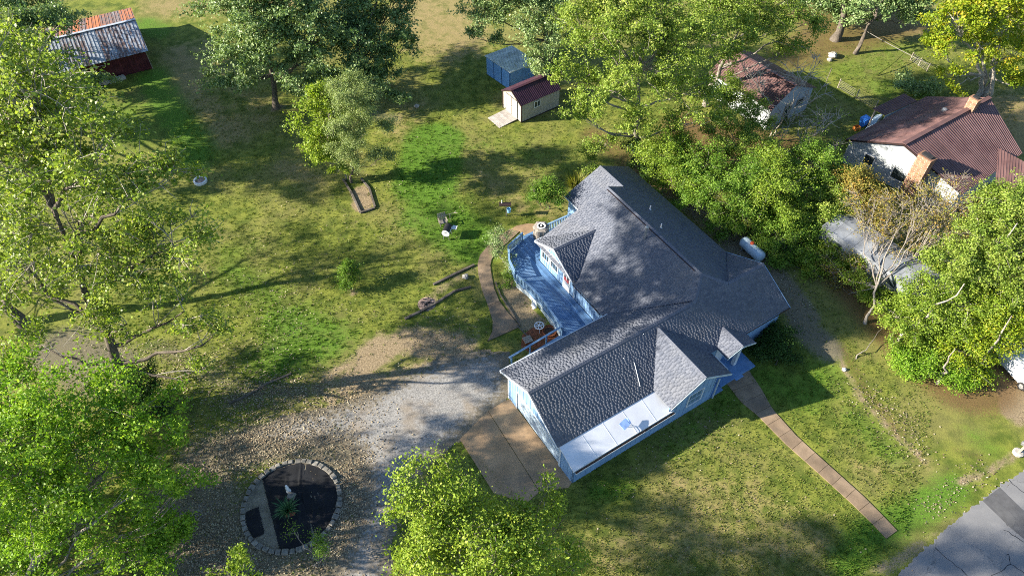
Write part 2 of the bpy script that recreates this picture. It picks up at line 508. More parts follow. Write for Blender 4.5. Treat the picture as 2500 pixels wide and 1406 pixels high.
L['hedge'] = leaf_mat('leaf_hedge', (0.070, 0.150, 0.018), (0.155, 0.265, 0.034), (0.29, 0.37, 0.06))
L['orange'] = leaf_mat('leaf_orange_brown', (0.15, 0.17, 0.035), (0.26, 0.21, 0.045), (0.38, 0.20, 0.05), 0.3)
L['ivy'] = leaf_mat('leaf_ivy', (0.022, 0.055, 0.010), (0.04, 0.09, 0.016), (0.075, 0.13, 0.028), 0.25)
L['lawn'] = leaf_mat('lawn_blades', (0.058, 0.135, 0.014), (0.135, 0.168, 0.03), (0.26, 0.22, 0.09), 0.3, 0.6, 0.2)
L['grass'] = leaf_mat('leaf_tall_grass', (0.10, 0.13, 0.02), (0.18, 0.20, 0.035), (0.28, 0.25, 0.06), 0.3)
L['yucca'] = leaf_mat('leaf_yucca', (0.03, 0.09, 0.035), (0.06, 0.14, 0.06), (0.12, 0.2, 0.09), 0.2)
L['litter'] = leaf_mat('fallen_leaf', (0.11, 0.08, 0.05), (0.21, 0.165, 0.11), (0.38, 0.33, 0.23), 0.1, 0.7, 0.2)

# ------------------------------------------------------------------ ground, drive, walks, road
rng = np.random.default_rng(7)


def seg_dist(P, pts):
    """distance from every point of P (n,2) to a polyline"""
    d = np.full(len(P), 1e9)
    pts = [np.asarray(p[:2], float) for p in pts]
    if len(pts) == 1: return np.hypot(*(P - pts[0]).T)
    for a, b in zip(pts[:-1], pts[1:]):
        ab = b - a
        t = np.clip(((P - a) @ ab) / max(ab @ ab, 1e-9), 0, 1)
        d = np.minimum(d, np.hypot(*(P - a - t[:, None] * ab).T))
    return d


def inside(P, poly):
    x, y = P[:, 0], P[:, 1]
    c = np.zeros(len(P), bool)
    n = len(poly)
    for i in range(n):
        x0, y0 = poly[i][:2]; x1, y1 = poly[(i + 1) % n][:2]
        cond = (y0 > y) != (y1 > y)
        with np.errstate(divide='ignore', invalid='ignore'):
            xi = (x1 - x0) * (y - y0) / (y1 - y0 + 1e-12) + x0
        c ^= cond & (x < xi)
    return c


def grid(xs, ys, z=0.0):
    X, Y = np.meshgrid(xs, ys)
    V = np.stack([X.ravel(), Y.ravel(), np.full(X.size, z)], 1)
    nx, ny = len(xs), len(ys)
    i = (np.arange(ny - 1)[:, None] * nx + np.arange(nx - 1)[None]).ravel()
    return V, np.stack([i, i + 1, i + nx + 1, i + nx], 1)


far = [-700, -420, -250, -150, -105]
xs = np.concatenate([far, np.arange(-75, 75.1, 0.5), [-f for f in reversed(far)]])
ys = np.concatenate([[-250, -120, -50, -15], np.arange(6, 100.1, 0.5), [112, 130, 170, 260, 420, 700]])
V, F = grid(xs, ys)
P2 = V[:, :2]
A = {k: np.zeros(len(V)) for k in ('lush', 'dry', 'dirt', 'litter', 'rustleaf')}


def paint(k, px, w, val=1.0, soft=1.0):
    d = seg_dist(P2, [G(*p) for p in px])
    t = np.clip((w + soft - d) / (2 * soft), 0, 1)
    t = t * t * (3 - 2 * t) * val
    A[k] = np.maximum(A[k], t)


paint('lush', [(350, 62), (385, 78)], 2.0, 0.9, 1.4)
paint('lush', [(372, 190), (395, 235), (430, 290), (470, 345), (480, 385)], 2.0, 1.0, 1.6)
paint('lush', [(1060, 345), (1050, 400), (1040, 450)], 3.2, 1.0, 1.0)
paint('lush', [(1060, 520), (1110, 560), (1150, 590)], 3.0, 0.9, 1.6)
paint('lush', [(1030, 470), (1000, 540)], 1.6, 0.7, 1.6)
paint('lush', [(560, 660), (680, 740)], 1.8, 0.62, 2.0)
paint('lush', [(700, 790), (800, 830), (680, 870)], 2.4, 0.85, 2.0)
paint('lush', [(540, 620), (640, 600)], 1.2, 0.5, 1.6)
paint('lush', [(300, 250), (330, 330)], 3.0, 0.55, 2.5)
paint('lush', [(1180, 350), (1390, 400)], 2.4, 0.4, 2.2)
paint('lush', [(2060, 1380), (2120, 1300), (2240, 1250), (2330, 1190)], 1.2, 0.95, 1.0)
paint('lush', [(1450, 1195), (1530, 1190)], 0.8, 0.8, 0.9)
paint('lush', [(1640, 1080), (1740, 1010), (1790, 960)], 1.4, 0.65, 1.6)
paint('lush', [(1870, 930), (1960, 960), (2010, 920)], 1.8, 0.7, 1.6)
paint('lush', [(2090, 1020), (2180, 1110)], 1.2, 0.6, 1.2)
paint('lush', [(2380, 1060), (2420, 1100)], 1.0, 0.6, 1.2)
paint('lush', [(2150, 215), (2250, 225)], 2.0, 0.6, 1.5)
paint('lush', [(2200, 120), (2080, 160)], 3.5, 0.45, 2.0)
paint('dry', [(420, 10), (700, 5)], 5.0, 0.6, 5)
paint('dry', [(1060, 10), (1090, 90)], 7.0, 0.62, 5)
paint('dry', [(440, 130), (480, 240), (560, 330)], 3.0, 0.62, 3)
paint('dry', [(500, 110), (640, 290)], 2.5, 0.5, 2.5)
paint('dry', [(1010, 260), (980, 330)], 3.0, 0.5, 3)
paint('dry', [(2470, 270), (2500, 330)], 4.0, 0.8, 3)
paint('dry', [(1160, 430), (1260, 500), (1340, 520)], 1.8, 0.5, 1.8)
paint('dry', [(700, 410), (760, 440)], 1.8, 0.6, 1.6)
paint('dry', [(1700, 1300), (1900, 1250), (1500, 1350)], 3.0, 0.42, 3)
paint('dry', [(2100, 1150), (2260, 1120)], 1.2, 0.5, 1.5)
paint('dry', [(2250, 40), (2150, 50)], 5.0, 0.6, 4)
paint('dirt', [(1120, 850), (1010, 830), (930, 850), (860, 930), (960, 940)], 1.7, 0.78, 1.6)
paint('dirt', [(1150, 880), (1040, 890), (920, 960), (760, 1020), (640, 1060)], 1.2, 0.66, 1.6)
paint('dry', [(1500, 1350), (1750, 1330), (2000, 1330), (1850, 1230), (1650, 1200)], 2.6, 0.5, 2.5)
paint('dry', [(1960, 1130), (2100, 1220)], 1.0, 0.4, 1.6)
paint('dirt', [(860, 890), (780, 940), (830, 1000)], 0.9, 0.7, 1.3)
paint('dirt', [(1150, 660), (1090, 700), (1040, 740)], 0.8, 0.6, 1.0)
paint('dirt', [(1255, 690), (1270, 760), (1300, 790)], 1.0, 1.0, 0.5)
paint('dirt', [(880, 470), (885, 500)], 1.0, 0.9, 0.7)
paint('dirt', [(870, 545), (880, 550)], 0.8, 0.45, 0.8)
paint('dirt', [(2045, 860), (2100, 970), (2150, 1020), (2260, 1130)], 0.35, 0.75, 0.7)
paint('dirt', [(2340, 1180), (2420, 1145), (2500, 1100)], 0.35, 0.75, 0.6)
paint('dirt', [(2110, 1406), (2200, 1360), (2330, 1270)], 0.35, 0.6, 0.6)
paint('dirt', [(855, 712), (862, 716)], 0.4, 0.8, 0.5)
paint('dirt', [(675, 265), (690, 262)], 1.0, 0.6, 1.0)
paint('dirt', [(2490, 1000), (2480, 940)], 1.5, 0.9, 1.0)
paint('litter', [(500, 1120), (640, 1080), (760, 1070), (850, 1120), (850, 1250), (790, 1380)], 2.0, 0.8, 1.6)
paint('litter', [(470, 1250), (540, 1380), (640, 1406), (480, 1480), (700, 1500)], 3.4, 0.85, 1.6)
paint('litter', [(560, 985), (640, 950), (740, 960)], 0.9, 0.62, 1.2)
paint('litter', [(720, 1040), (860, 1010), (930, 960)], 0.9, 0.45, 1.2)
paint('litter', [(380, 850), (470, 880), (560, 940)], 1.5, 0.5, 1.5)
paint('litter', [(150, 860), (260, 900)], 3.0, 0.7, 2.0)
paint('litter', [(1000, 870), (1120, 890)], 0.6, 0.35, 0.8)
paint('litter', [(700, 700), (1000, 640), (1200, 300)], 0.2, 0.2, 1.5)
paint('litter', [(870, 270), (960, 290)], 1.5, 0.55, 1.5)
paint('litter', [(1560, 430), (1660, 470), (1790, 590), (1900, 690), (1960, 770)], 1.5, 0.85, 1.0)
paint('litter', [(1960, 800), (2020, 850)], 1.6, 0.75, 1.2)
paint('litter', [(2160, 1390), (2250, 1330)], 0.5, 0.7, 0.7)
paint('rustleaf', [(1590, 430), (1690, 480)], 1.6, 0.75, 1.2)
paint('rustleaf', [(1450, 330), (1530, 390), (1540, 430)], 2.0, 0.6, 1.6)
paint('rustleaf', [(2060, 850), (2110, 950), (2200, 1060)], 0.8, 0.55, 1.0)
paint('rustleaf', [(2330, 1100), (2420, 1120)], 0.6, 0.5, 0.8)
paint('rustleaf', [(1980, 30), (2020, 80), (1930, 140), (2200, 60)], 4.0, 0.62, 3)
paint('rustleaf', [(1700, 330), (1900, 380), (2050, 600), (2200, 760), (2350, 900)], 4.5, 0.75, 2)
paint('rustleaf', [(2350, 470), (2420, 620)], 4.0, 0.6, 3)
me = mesh_np('ground', V, F, M['ground'], {k: ('POINT', v) for k, v in A.items()})
link('ground', me, kind='structure')


def sheet(name, px, z, mat, step=0.25, kind='structure', parent=None, jag=0.12, sd=1):
    """irregular flush sheet with an 'edge' attribute (1 at its border)"""
    poly = [G(*p)[:2] for p in px]
    pl = np.array(poly)
    x0, y0 = pl.min(0) - .5; x1, y1 = pl.max(0) + .5
    V, F = grid(np.arange(x0, x1, step), np.arange(y0, y1, step), z)
    r = np.random.default_rng(sd)
    V[:, :2] += r.uniform(-jag, jag, (len(V), 2)) * step * 2
    ins = inside(V[:, :2], poly)
    d = seg_dist(V[:, :2], list(poly) + [poly[0]])
    keep = ins[F].all(1)
    F = F[keep]
    u, inv = np.unique(F, return_inverse=True)
    me = mesh_np(name, V[u], inv.reshape(F.shape), mat, {'edge': ('POINT', np.clip(1 - d[u] / 2.4, 0, 1))})
    return link(name, me, parent, kind=kind)


sheet('driveway', [(1246, 858), (1180, 850), (1085, 866), (1000, 900), (900, 955), (800, 990), (690, 1010), (600, 1060), (700, 1100), (830, 1085), (868, 1115), (884, 1180), (872, 1260), (838, 1330), (800, 1420), (760, 1560),
                   (960, 1560), (965, 1420), (962, 1330), (978, 1250), (1000, 1190), (1060, 1130), (1130, 1075), (1246, 978), (1252, 930)], 0.012, M['gravel'], 0.2)
sheet('gravel_patch', [(440, 1225), (480, 1210), (560, 1222), (558, 1240), (530, 1255), (500, 1290), (470, 1300), (430, 1260)], 0.010, M['gravel'], 0.15)


def slab_obj(name, pts, z0, z1, mat, parent=None, kind=None):
    b = MB(); b.slab([(p[0], p[1], z1) for p in pts], z1 - z0)
    return b.build(name, mat, parent, kind=kind)


# garage apron: two concrete pours with a joint
apron = empty('garage_apron', (0, 0, 0)); apron['kind'] = 'structure'
jA, jB = G(1192, 1003), G(1318, 1200)
pa = [G(1244, 974), G(1397, 1176), G(1388, 1190), jB, jA]
slab_obj('slab', pa, -0.05, 0.06, M['concrete'], apron)
off = np.array([-0.035, -0.02, 0])
pb = [jA + off, jB + off, G(1285, 1228), G(1205, 1203), G(1123, 1072)]
slab_obj('slab', pb, -0.05, 0.045, M['concrete'], apron)

# front walk of cast slabs
walk = empty('front_walk', (0, 0, 0)); walk['kind'] = 'structure'
ctr = [G(1797, 915), G(1835, 968), G(1868, 1007), G(1930, 1073), G(2010, 1145), G(2090, 1217), G(2140, 1266), G(2177, 1305)]
wid = [1.1, 1.0, 0.64, 0.55, 0.52, 0.52, 0.50, 0.50]
cum = [0]
for a, b in zip(ctr[:-1], ctr[1:]): cum.append(cum[-1] + np.linalg.norm(b - a))


def along(ctr, cum, wid, s):
    i = min(max(np.searchsorted(cum, s) - 1, 0), len(cum) - 2)
    t = (s - cum[i]) / (cum[i + 1] - cum[i])
    d = ctr[min(i + 1, len(ctr) - 1)] - ctr[i]; d = d / np.linalg.norm(d)
    return ctr[i] * (1 - t) + ctr[i + 1] * t, np.array([-d[1], d[0], 0]), wid[i] * (1 - t) + wid[i + 1] * t


nsl = 13
for i in range(nsl):
    s0, s1 = cum[-1] * i / nsl + 0.012, cum[-1] * (i + 1) / nsl - 0.012
    L0 = []; L1 = []
    for s in np.linspace(s0, s1, 3):
        p, nrm, w = along(ctr, cum, wid, s)
        L0.append(p + nrm * w); L1.append(p - nrm * w)
    slab_obj('slab', L0 + L1[::-1], -0.05, 0.055 + rng.uniform(-.006, .006), M['walkcon'], walk)

# curved side walk
side = empty('curved_walk', (0, 0, 0)); side['kind'] = 'structure'
lc = [(1245, 560), (1216, 578), (1190, 602), (1172, 624), (1166, 645), (1168, 672), (1178, 712), (1192, 748), (1203, 785), (1202, 810), (1190, 834)]
rc = [(1268, 566), (1240, 592), (1214, 616), (1200, 634), (1197, 650), (1200, 672), (1206, 704), (1219, 736), (1238, 762), (1256, 782), (1268, 799)]
lc = [G(*p) for p in lc]; rc = [G(*p) for p in rc]
cuts = [0, 2, 4, 7, 10]
for a, b in zip(cuts[:-1], cuts[1:]):
    l = [p.copy() for p in lc[a:b + 1]]; r = [p.copy() for p in rc[a:b + 1]]
    for q in (l, r):
        q[0] = q[0] * .985 + q[1] * .015; q[-1] = q[-1] * .985 + q[-2] * .015
    slab_obj('slab', l + r[::-1], -0.05, 0.06 + rng.uniform(-.01, .01), M['walkcon'], side)
pad = [G(*p) for p in [(1246, 561), (1262, 552), (1290, 547), (1318, 549), (1320, 572), (1290, 580), (1269, 566)]]
slab_obj('slab', pad, -0.05, 0.075, M['concrete'], side)

# road with an asphalt patch and tar-filled cracks
rd = [G(2560, 1112), G(2500, 1148), G(2440, 1187), G(2400, 1217), G(2330, 1273), G(2262, 1334), G(2200, 1394), G(2120, 1475)]
d = np.array([0.86, -0.51, 0]) * 9.0
road = empty('road', (0, 0, 0)); road['kind'] = 'structure'
rdj = []
for a, c in zip(rd[:-1], rd[1:]):
    for t in np.arange(0, 1, .06):
        rdj.append(a * (1 - t) + c * t + np.array([-.5, .85, 0]) * rng.normal(0, .07))
rdj.append(rd[-1])
b = MB(); b.slab([tuple(p + [0, 0, .03]) for p in rdj] + [tuple(rd[-1] + d + [0, 0, .03]), tuple(rd[0] + d + [0, 0, .03])], 0.08)
b.build('carriageway', M['asphalt'], road)
b = MB(); b.slab([tuple(G(*p) + [0, 0, .036]) for p in [(2398, 1222), (2440, 1190), (2515, 1262), (2570, 1310), (2530, 1340), (2466, 1288)]], 0.006)
b.build('asphalt_patch', M['patch'], road)
b = MB(); b.slab([tuple(G(*p) + [0, 0, .041]) for p in [(2418, 1232), (2432, 1222), (2468, 1252), (2480, 1270), (2474, 1285), (2458, 1284), (2448, 1262)]], 0.004)
b.build('asphalt_patch', simple('dark_patch', (0.09, 0.09, 0.092), 0.9, 0.14, 2, 60, 0.004), road)
for cr in ([(2282, 1336), (2310, 1364), (2345, 1390), (2366, 1410)], [(2418, 1405), (2450, 1390), (2465, 1376), (2490, 1392), (2510, 1412)], [(2465, 1376), (2462, 1356), (2458, 1352)],
           [(2450, 1292), (2480, 1312), (2520, 1335)], [(2462, 1172), (2490, 1196), (2520, 1215)]):
    w = MB()
    pts = []
    for a, c in zip(cr[:-1], cr[1:]):
        for t in (0, .33, .66): pts.append(G(a[0] + (c[0] - a[0]) * t + rng.uniform(-2, 2), a[1] + (c[1] - a[1]) * t + rng.uniform(-2, 2)))
    pts.append(G(*cr[-1]))
    for a, c in zip(pts[:-1], pts[1:]): w.beam(tuple(a + [0, 0, .033]), tuple(c + [0, 0, .033]), 0.02 + rng.uniform(0, .03), 0.008)
    w.build('crack', M['tar'], road)

# fallen leaves
def scatter_leaves(name, spots, size, mat, sd, zfun=0.03):
    r = np.random.default_rng(sd)
    P = []
    for px, rad, n in spots:
        if len(px) == 1: c = np.repeat(np.array([G(*px[0])[:2]]), n, 0)
        else:
            pts = np.array([G(*p)[:2] for p in px]); i = r.integers(0, len(pts) - 1, n); t = r.random((n, 1))
            c = pts[i] * (1 - t) + pts[i + 1] * t
        P.append(c + r.normal(0, rad, (n, 2)))
    P = np.concatenate(P); n = len(P)
    a = r.uniform(0, 6.28, n); s = size * r.uniform(.6, 1.4, n)
    ax = np.stack([np.cos(a), np.sin(a), r.normal(0, .35, n)], 1); bx = np.stack([-np.sin(a), np.cos(a), r.normal(0, .35, n)], 1)
    C = np.concatenate([P, np.full((n, 1), zfun) + r.uniform(0, .03, (n, 1))], 1)
    q = lambda u, w: C + ax * (s * u)[:, None] + bx * (s * w)[:, None]
    V = np.stack([q(-.5, 0), q(0, -.38), q(.5, 0), q(.05, .38)], 1).reshape(-1, 3)
    V[:, 2] = np.maximum(V[:, 2], 0.016)
    return link(name, mesh_np(name, V, np.arange(4 * n).reshape(-1, 4), mat, {'tint': ('FACE', r.random(n))}), kind='stuff')


scatter_leaves('fallen_leaves', [([(480, 1120), (640, 1080), (800, 1080)], 1.6, 5200), ([(460, 1250), (540, 1380), (640, 1420)], 1.7, 6500), ([(760, 1390), (850, 1250), (850, 1130)], .8, 2600),
                                 ([(560, 985), (640, 950), (740, 960), (900, 960)], .9, 2200), ([(300, 880), (560, 940)], 1.6, 1500), ([(880, 1010), (900, 1400)], 1.6, 900),
                                 ([(700, 900), (600, 780), (760, 700)], 3.0, 900), ([(1500, 1180), (1800, 1000)], 1.0, 160), ([(1500, 1300), (2100, 1250)], 3.0, 240), ([(2250, 1250), (2420, 1140)], .6, 260),
                                 ([(2100, 950), (2250, 1100)], 1.0, 500), ([(1600, 440), (1780, 590), (1950, 760)], 1.2, 1800), ([(1130, 800), (1000, 850)], 1.5, 400), ([(800, 500), (1100, 480)], 5.0, 500)],
               0.105, L['litter'], 5)


def grass_tufts(name, n, sd):
    """short blades standing in the lawn; straw, olive or lush by the patch they stand in"""
    r = np.random.default_rng(sd)
    Yt = 14 + 62 * r.random(n) ** 1.25
    Xt = r.uniform(-1, 1, n) * (Yt * .62 + 14)
    sel = (Xt > -34)
    Xt, Yt = Xt[sel], Yt[sel]
    gx = np.clip(np.searchsorted(xs, Xt), 0, len(xs) - 1); gy = np.clip(np.searchsorted(ys, Yt), 0, len(ys) - 1)
    gi = gy * len(xs) + gx
    bad = A['litter'][gi] * .9 + A['dirt'][gi] + A['rustleaf'][gi] > r.random(len(gi)) * .8 + .1
    hu, hv = (Xt - 4.007) * math.cos(R(32.42)) + (Yt - 21.486) * math.sin(R(32.42)), -(Xt - 4.007) * math.sin(R(32.42)) + (Yt - 21.486) * math.cos(R(32.42))
    bad |= (hu > -.1) & (hu < 21) & (hv > -.1) & (hv < 8) | (hu > 6) & (hu < 21) & (hv > 0) & (hv < 21)
    P = np.stack([Xt, Yt], 1)
    for px in ([(1246, 868), (1090, 880), (930, 965), (800, 1070), (872, 1180), (872, 1260), (800, 1420), (960, 1420), (978, 1250), (1060, 1130), (1130, 1075), (1246, 978)],
               [(1123, 1072), (1244, 974), (1397, 1176), (1280, 1230)], [(2500, 1140), (2200, 1390), (2500, 1500)], [(592, 1120), (840, 1120), (840, 1350), (592, 1350)]):
        bad |= inside(P, [G(*p)[:2] for p in px])
    bad |= (seg_dist(P, ctr) < .75) | (seg_dist(P, [(a + b) / 2 for a, b in zip(lc, rc)]) < .75)
    P = P[~bad]; gi = gi[~bad]
    k = 4
    P = np.repeat(P, k, 0) + r.normal(0, .07, (len(P) * k, 2)); gi = np.repeat(gi, k); m = len(P)
    lush = A['lush'][gi]; dry = A['dry'][gi]
    t = np.clip(.45 - .40 * lush + .35 * dry + r.normal(0, .16, m), 0, 1)
    h = (.07 + .06 * lush + .03 * r.random(m)) * r.uniform(.6, 1.5, m)
    a = r.uniform(0, 6.28, m); w = r.uniform(.018, .04, m)
    d = np.stack([np.cos(a) * w, np.sin(a) * w, np.zeros(m)], 1)
    b0 = np.concatenate([P, np.zeros((m, 1))], 1)
    tip = b0 + np.stack([r.normal(0, .05, m), r.normal(0, .05, m), h], 1)
    V = np.stack([b0 - d, b0 + d, tip], 1).reshape(-1, 3)
    return link(name, mesh_np(name, V, np.arange(3 * m).reshape(-1, 3), L['lawn'], {'tint': ('FACE', t)}), kind='stuff')


grass_tufts('lawn_grass', 70000, 8)

# ------------------------------------------------------------------ the blue house (own frame: u along the garage ridge, v along the main ridge)
HX, HY, HA = 4.007, 21.486, R(32.42)
house = empty('blue_house', (HX, HY, 0), HA, 'rambling single-storey blue house with grey shingle roofs and a white lean-to roof', 'house')
FR = lambda v: 4.56 - .53 * (5.14 - v)              # front slope (faces the lawn)
BK = lambda v: 4.56 - .53 * (v - 5.14)              # garage back slope
ML = lambda u: 5.275 - .383 * (16.02 - u)           # main left slope
MR = lambda u: 5.275 - .472 * (u - 16.02)           # main right slope


def spans(poly, y):
    """x intervals of a 2-D polygon at height y"""
    xs = []
    n = len(poly)
    for i in range(n):
        (x0, y0), (x1, y1) = poly[i], poly[(i + 1) % n]
        if (y0 > y) != (y1 > y): xs.append(x0 + (y - y0) * (x1 - x0) / (y1 - y0))
    xs.sort()
    return list(zip(xs[::2], xs[1::2]))


SH_W, SH_H = 0.27, 0.165
rs = random.Random(3)
shingle_jobs = []          # (distance to camera, roof object, verts) of every tab
CAMV = Vector((0, 0, CAM_H))
HM = Matrix.Translation((HX, HY, 0)) @ Matrix.Rotation(HA, 4, 'Z')


def roof_slope(name, pts, eave_dir, thick=0.12, shingles=True, mat=None):
    """pts: 3-D polygon in the house frame; eave_dir: horizontal direction of the courses"""
    b = MB(); b.slab(pts, thick)
    o = b.build(name, mat or M['shingle'], house)
    if not shingles: return o
    P = [Vector(p) for p in pts]
    nrm = Vector((0, 0, 0))
    for i in range(len(P)):
        a, c = P[i], P[(i + 1) % len(P)]
        nrm += Vector(((a.y - c.y) * (a.z + c.z), (a.z - c.z) * (a.x + c.x), (a.x - c.x) * (a.y + c.y)))
    nrm.normalize()
    if nrm.z < 0: nrm = -nrm
    e = Vector(eave_dir).normalized(); s = nrm.cross(e)
    if s.z < 0: s = -s
    o0 = P[0]
    q = [((p - o0).dot(e), (p - o0).dot(s)) for p in P]
    y = min(p[1] for p in q); y1 = max(p[1] for p in q)
    row = 0
    while y < y1 - .02:
        ym = min(y + SH_H * .5, y1 - .01)
        for (a, c) in spans(q, ym):
            x = a - rs.uniform(0, SH_W)
            while x < c:
                w = SH_W * rs.choice((.55, .8, 1, 1, 1.25))
                xa, xb = max(x + .0012, a), min(x + w - .0012, c)
                x += w
                if xb - xa < .03: continue
                yt = min(y + SH_H * 1.15, y1)
                t0 = .011 + rs.uniform(0, .002)
                dy = rs.uniform(-.004, .004) if row else 0
                V = [o0 + e * xx + s * yy + nrm * h for (xx, yy, h) in ((xa, y + dy, .001), (xb, y + dy, .001), (xb, yt, .001), (xa, yt, .001), (xa, y + dy, t0), (xb, y + dy, t0), (xb, yt, .006), (xa, yt, .006))]
                ctr = HM @ ((V[0] + V[6]) / 2)
                shingle_jobs.append(((ctr - CAMV).length, o, V, min(1, max(0, rs.gauss(.5, .26)))))
        y += SH_H; row += 1
    return o


U, Vv = (1, 0, 0), (0, 1, 0)
F3 = lambda u, v: (u, v, FR(v))
roof_slope('roof_slope', [F3(-.2, 1.55), F3(12.9, 1.55), F3(12.9, 1.78), F3(21.24, 1.78), F3(21.24, 5.14), F3(17.58, 5.14), F3(16.02, 6.49), F3(14.3, 5.14), F3(-.2, 5.14)], U)
roof_slope('roof_slope', [(-.2, 8.66, BK(8.66)), (9.25, 8.66, BK(8.66)), (14.3, 5.15, BK(5.15)), (-.2, 5.15, BK(5.15))], U)
roof_slope('roof_slope', [(8.93, 8.9, ML(8.93)), (8.93, 17.94, ML(8.93)), (16.01, 17.94, ML(16.01)), (16.01, 6.5, ML(16.01)), (14.32, 5.16, ML(14.32))], Vv)
roof_slope('roof_slope', [(21.2, 8.62, MR(21.2)), (17.56, 5.16, MR(17.56)), (16.03, 6.5, MR(16.03)), (16.03, 17.94, MR(16.03)), (17.81, 17.94, MR(17.81)), (17.81, 21.17, MR(17.81)), (21.2, 21.17, MR(21.2))], Vv)
roof_slope('roof_slope', [(17.58, 5.15, BK(5.15)), (21.24, 5.15, BK(5.15)), (21.24, 8.62, BK(8.62))], U)
BL = lambda u: 4.43 - .47 * (17.8 - u)
roof_slope('roof_slope', [(14.14, 17.9, BL(14.14)), (14.14, 21.17, BL(14.14)), (17.8, 21.17, BL(17.8)), (17.8, 17.9, BL(17.8))], Vv)
GL = lambda v: 4.107 - .50 * abs(v - 15.3)          # gable over the deck
roof_slope('gable_roof', [(8.86, 17.93, GL(17.93)), (8.86, 15.3, 4.107), (13.0, 15.3, 4.107), (9.5, 17.93, GL(17.93))], U)
roof_slope('gable_roof', [(8.86, 12.72, GL(12.72)), (8.86, 15.29, 4.102), (13.0, 15.29, 4.102), (9.5, 12.72, GL(12.72))], U)
CG = lambda u: 4.42 - .63 * abs(u - 10.59)          # gable facing the front lawn
roof_slope('gable_roof', [(7.86, -.23, CG(7.86)), (10.585, -.23, 4.417), (10.585, 4.88, 4.417), (7.86, 1.62, CG(7.86))], Vv)
roof_slope('gable_roof', [(13.44, -.23, CG(13.44)), (10.595, -.23, 4.417), (10.595, 4.88, 4.417), (13.44, 1.70, CG(13.44))], Vv)
PG = lambda u: 3.365 - .40 * abs(u - 15.28)         # porch gable
roof_slope('porch_roof', [(13.93, .76, PG(13.93)), (15.275, .76, 3.363), (15.275, 2.92, 3.363), (13.93, 1.85, PG(13.93))], Vv)
roof_slope('porch_roof', [(16.70, .76, PG(16.70)), (15.285, .76, 3.363), (15.285, 2.92, 3.363), (16.70, 1.85, PG(16.70))], Vv)

# individual shingles: the 300 nearest are parts, the rest is one mesh
shingle_jobs.sort(key=lambda j: j[0])
tones = [.12, .3, .5, .7, .92]
F6 = [(4, 5, 6, 7), (0, 1, 5, 4), (1, 2, 6, 5), (3, 0, 4, 7)]
proto = {}
for dist, o, V, t in shingle_jobs[:300]:
    e = V[1] - V[0]; s = V[3] - V[0]
    k = (round(e.length, 2), round(s.length, 2), min(range(5), key=lambda i: abs(tones[i] - t)), o.name)
    if k not in proto:
        me = mesh_np('shingle', [tuple(p - V[0]) for p in V], np.array(F6), M['shingle'], {'tint': ('FACE', [tones[k[2]]] * 4)})
        proto[k] = me
    so = link('shingle', proto[k], o, tuple(V[0]))
rest = shingle_jobs[300:]
VV = np.array([[tuple(p) for p in j[2]] for j in rest], np.float32).reshape(-1, 3)
FF = (np.arange(len(rest))[:, None, None] * 8 + np.array(F6)[None]).reshape(-1, 4)
TT = np.repeat([j[3] for j in rest], 4)
link('shingle_field', mesh_np('shingle_field', VV, FF, M['shingle'], {'tint': ('FACE', TT)}), house, kind='stuff')

# ridge and hip caps
capm = []
for t in (.5, .7, .85):
    b = MB()
    w, ln = .16, .23
    b.add([(-.01, -w, -.075), (ln, -w, -.085), (ln, 0, .012), (-.01, 0, .03), (-.01, w, -.075), (ln, w, -.085), (-.01, -w, -.10), (-.01, 0, .0), (-.01, w, -.10)],
          [(0, 1, 2, 3), (3, 2, 5, 4), (0, 3, 7, 6), (3, 4, 8, 7)])
    m_ = b.mesh('ridge_cap', M['shingle'])
    a = m_.attributes.new('tint', 'FLOAT', 'FACE'); a.data.foreach_set('value', [t] * 4)
    capm.append(m_)


def caps(p, q, step=.19):
    p, q = Vector(p), Vector(q)
    d = (q - p); n = int(d.length / step); dn = d.normalized()
    x = dn; y = Vector((0, 0, 1)).cross(x).normalized(); z = x.cross(y)
    rot = Matrix((x, y, z)).transposed().to_euler()
    for i in range(n):
        link('ridge_cap', rs.choice(capm), house, tuple(p + d * (i / n) + z * .035), rot)


caps((-.2, 5.14, 4.56), (14.3, 5.14, 4.56)); caps((17.6, 5.14, 4.56), (21.24, 5.14, 4.56)); caps((16.02, 6.5, 5.275), (16.02, 17.9, 5.275))
caps((14.3, 5.14, 4.56), (16.02, 6.5, 5.275)); caps((17.58, 5.14, 4.56), (16.02, 6.5, 5.275)); caps((8.86, 15.3, 4.107), (12.9, 15.3, 4.107)); caps((10.59, -.23, 4.42), (10.59, 4.7, 4.42))
caps((15.28, .76, 3.365), (15.28, 2.8, 3.365)); caps((17.8, 17.95, 4.435), (17.8, 21.15, 4.435))
b = MB(); b.beam((15.80, 7.0, ML(15.80) + .05), (15.80, 17.7, ML(15.80) + .05), .05, .05); b.build('ridge_vent', M['shed_trim'], house)

# white lean-to roof with fascia, gutter full of leaves and a mounted square dish
b = MB(); b.slab([(-.1, 1.62, 2.66), (7.9, 1.62, 2.66), (8.38, -.10, 1.97), (-.1, -.10, 1.97)], .10)
wr = b.build('lean_to_roof', M['white_roof'], house)
for k_ in range(1, 5):
    b = MB(); uu = k_ * 1.68; b.beam((uu, 1.6, 2.655), (uu + .12, -.09, 1.978), .035, .014); b.build('seam', M['trim'], wr)
b = MB(); b.beam((-.13, -.10, 1.92), (8.38, -.10, 1.92), .05, .12); b.build('fascia', M['trim'], house)
b = MB(); b.box((0, -.30, 1.74), (8.4, -.29, 1.86)); b.box((0, -.30, 1.74), (8.4, -.13, 1.752)); b.build('gutter', M['trim'], house)
b = MB(); b.box((0.02, -.285, 1.755), (8.38, -.135, 1.835)); b.build('gutter_debris', M['gutter_leaves'], house)
sat = empty('dish_panel'); sat.parent = house
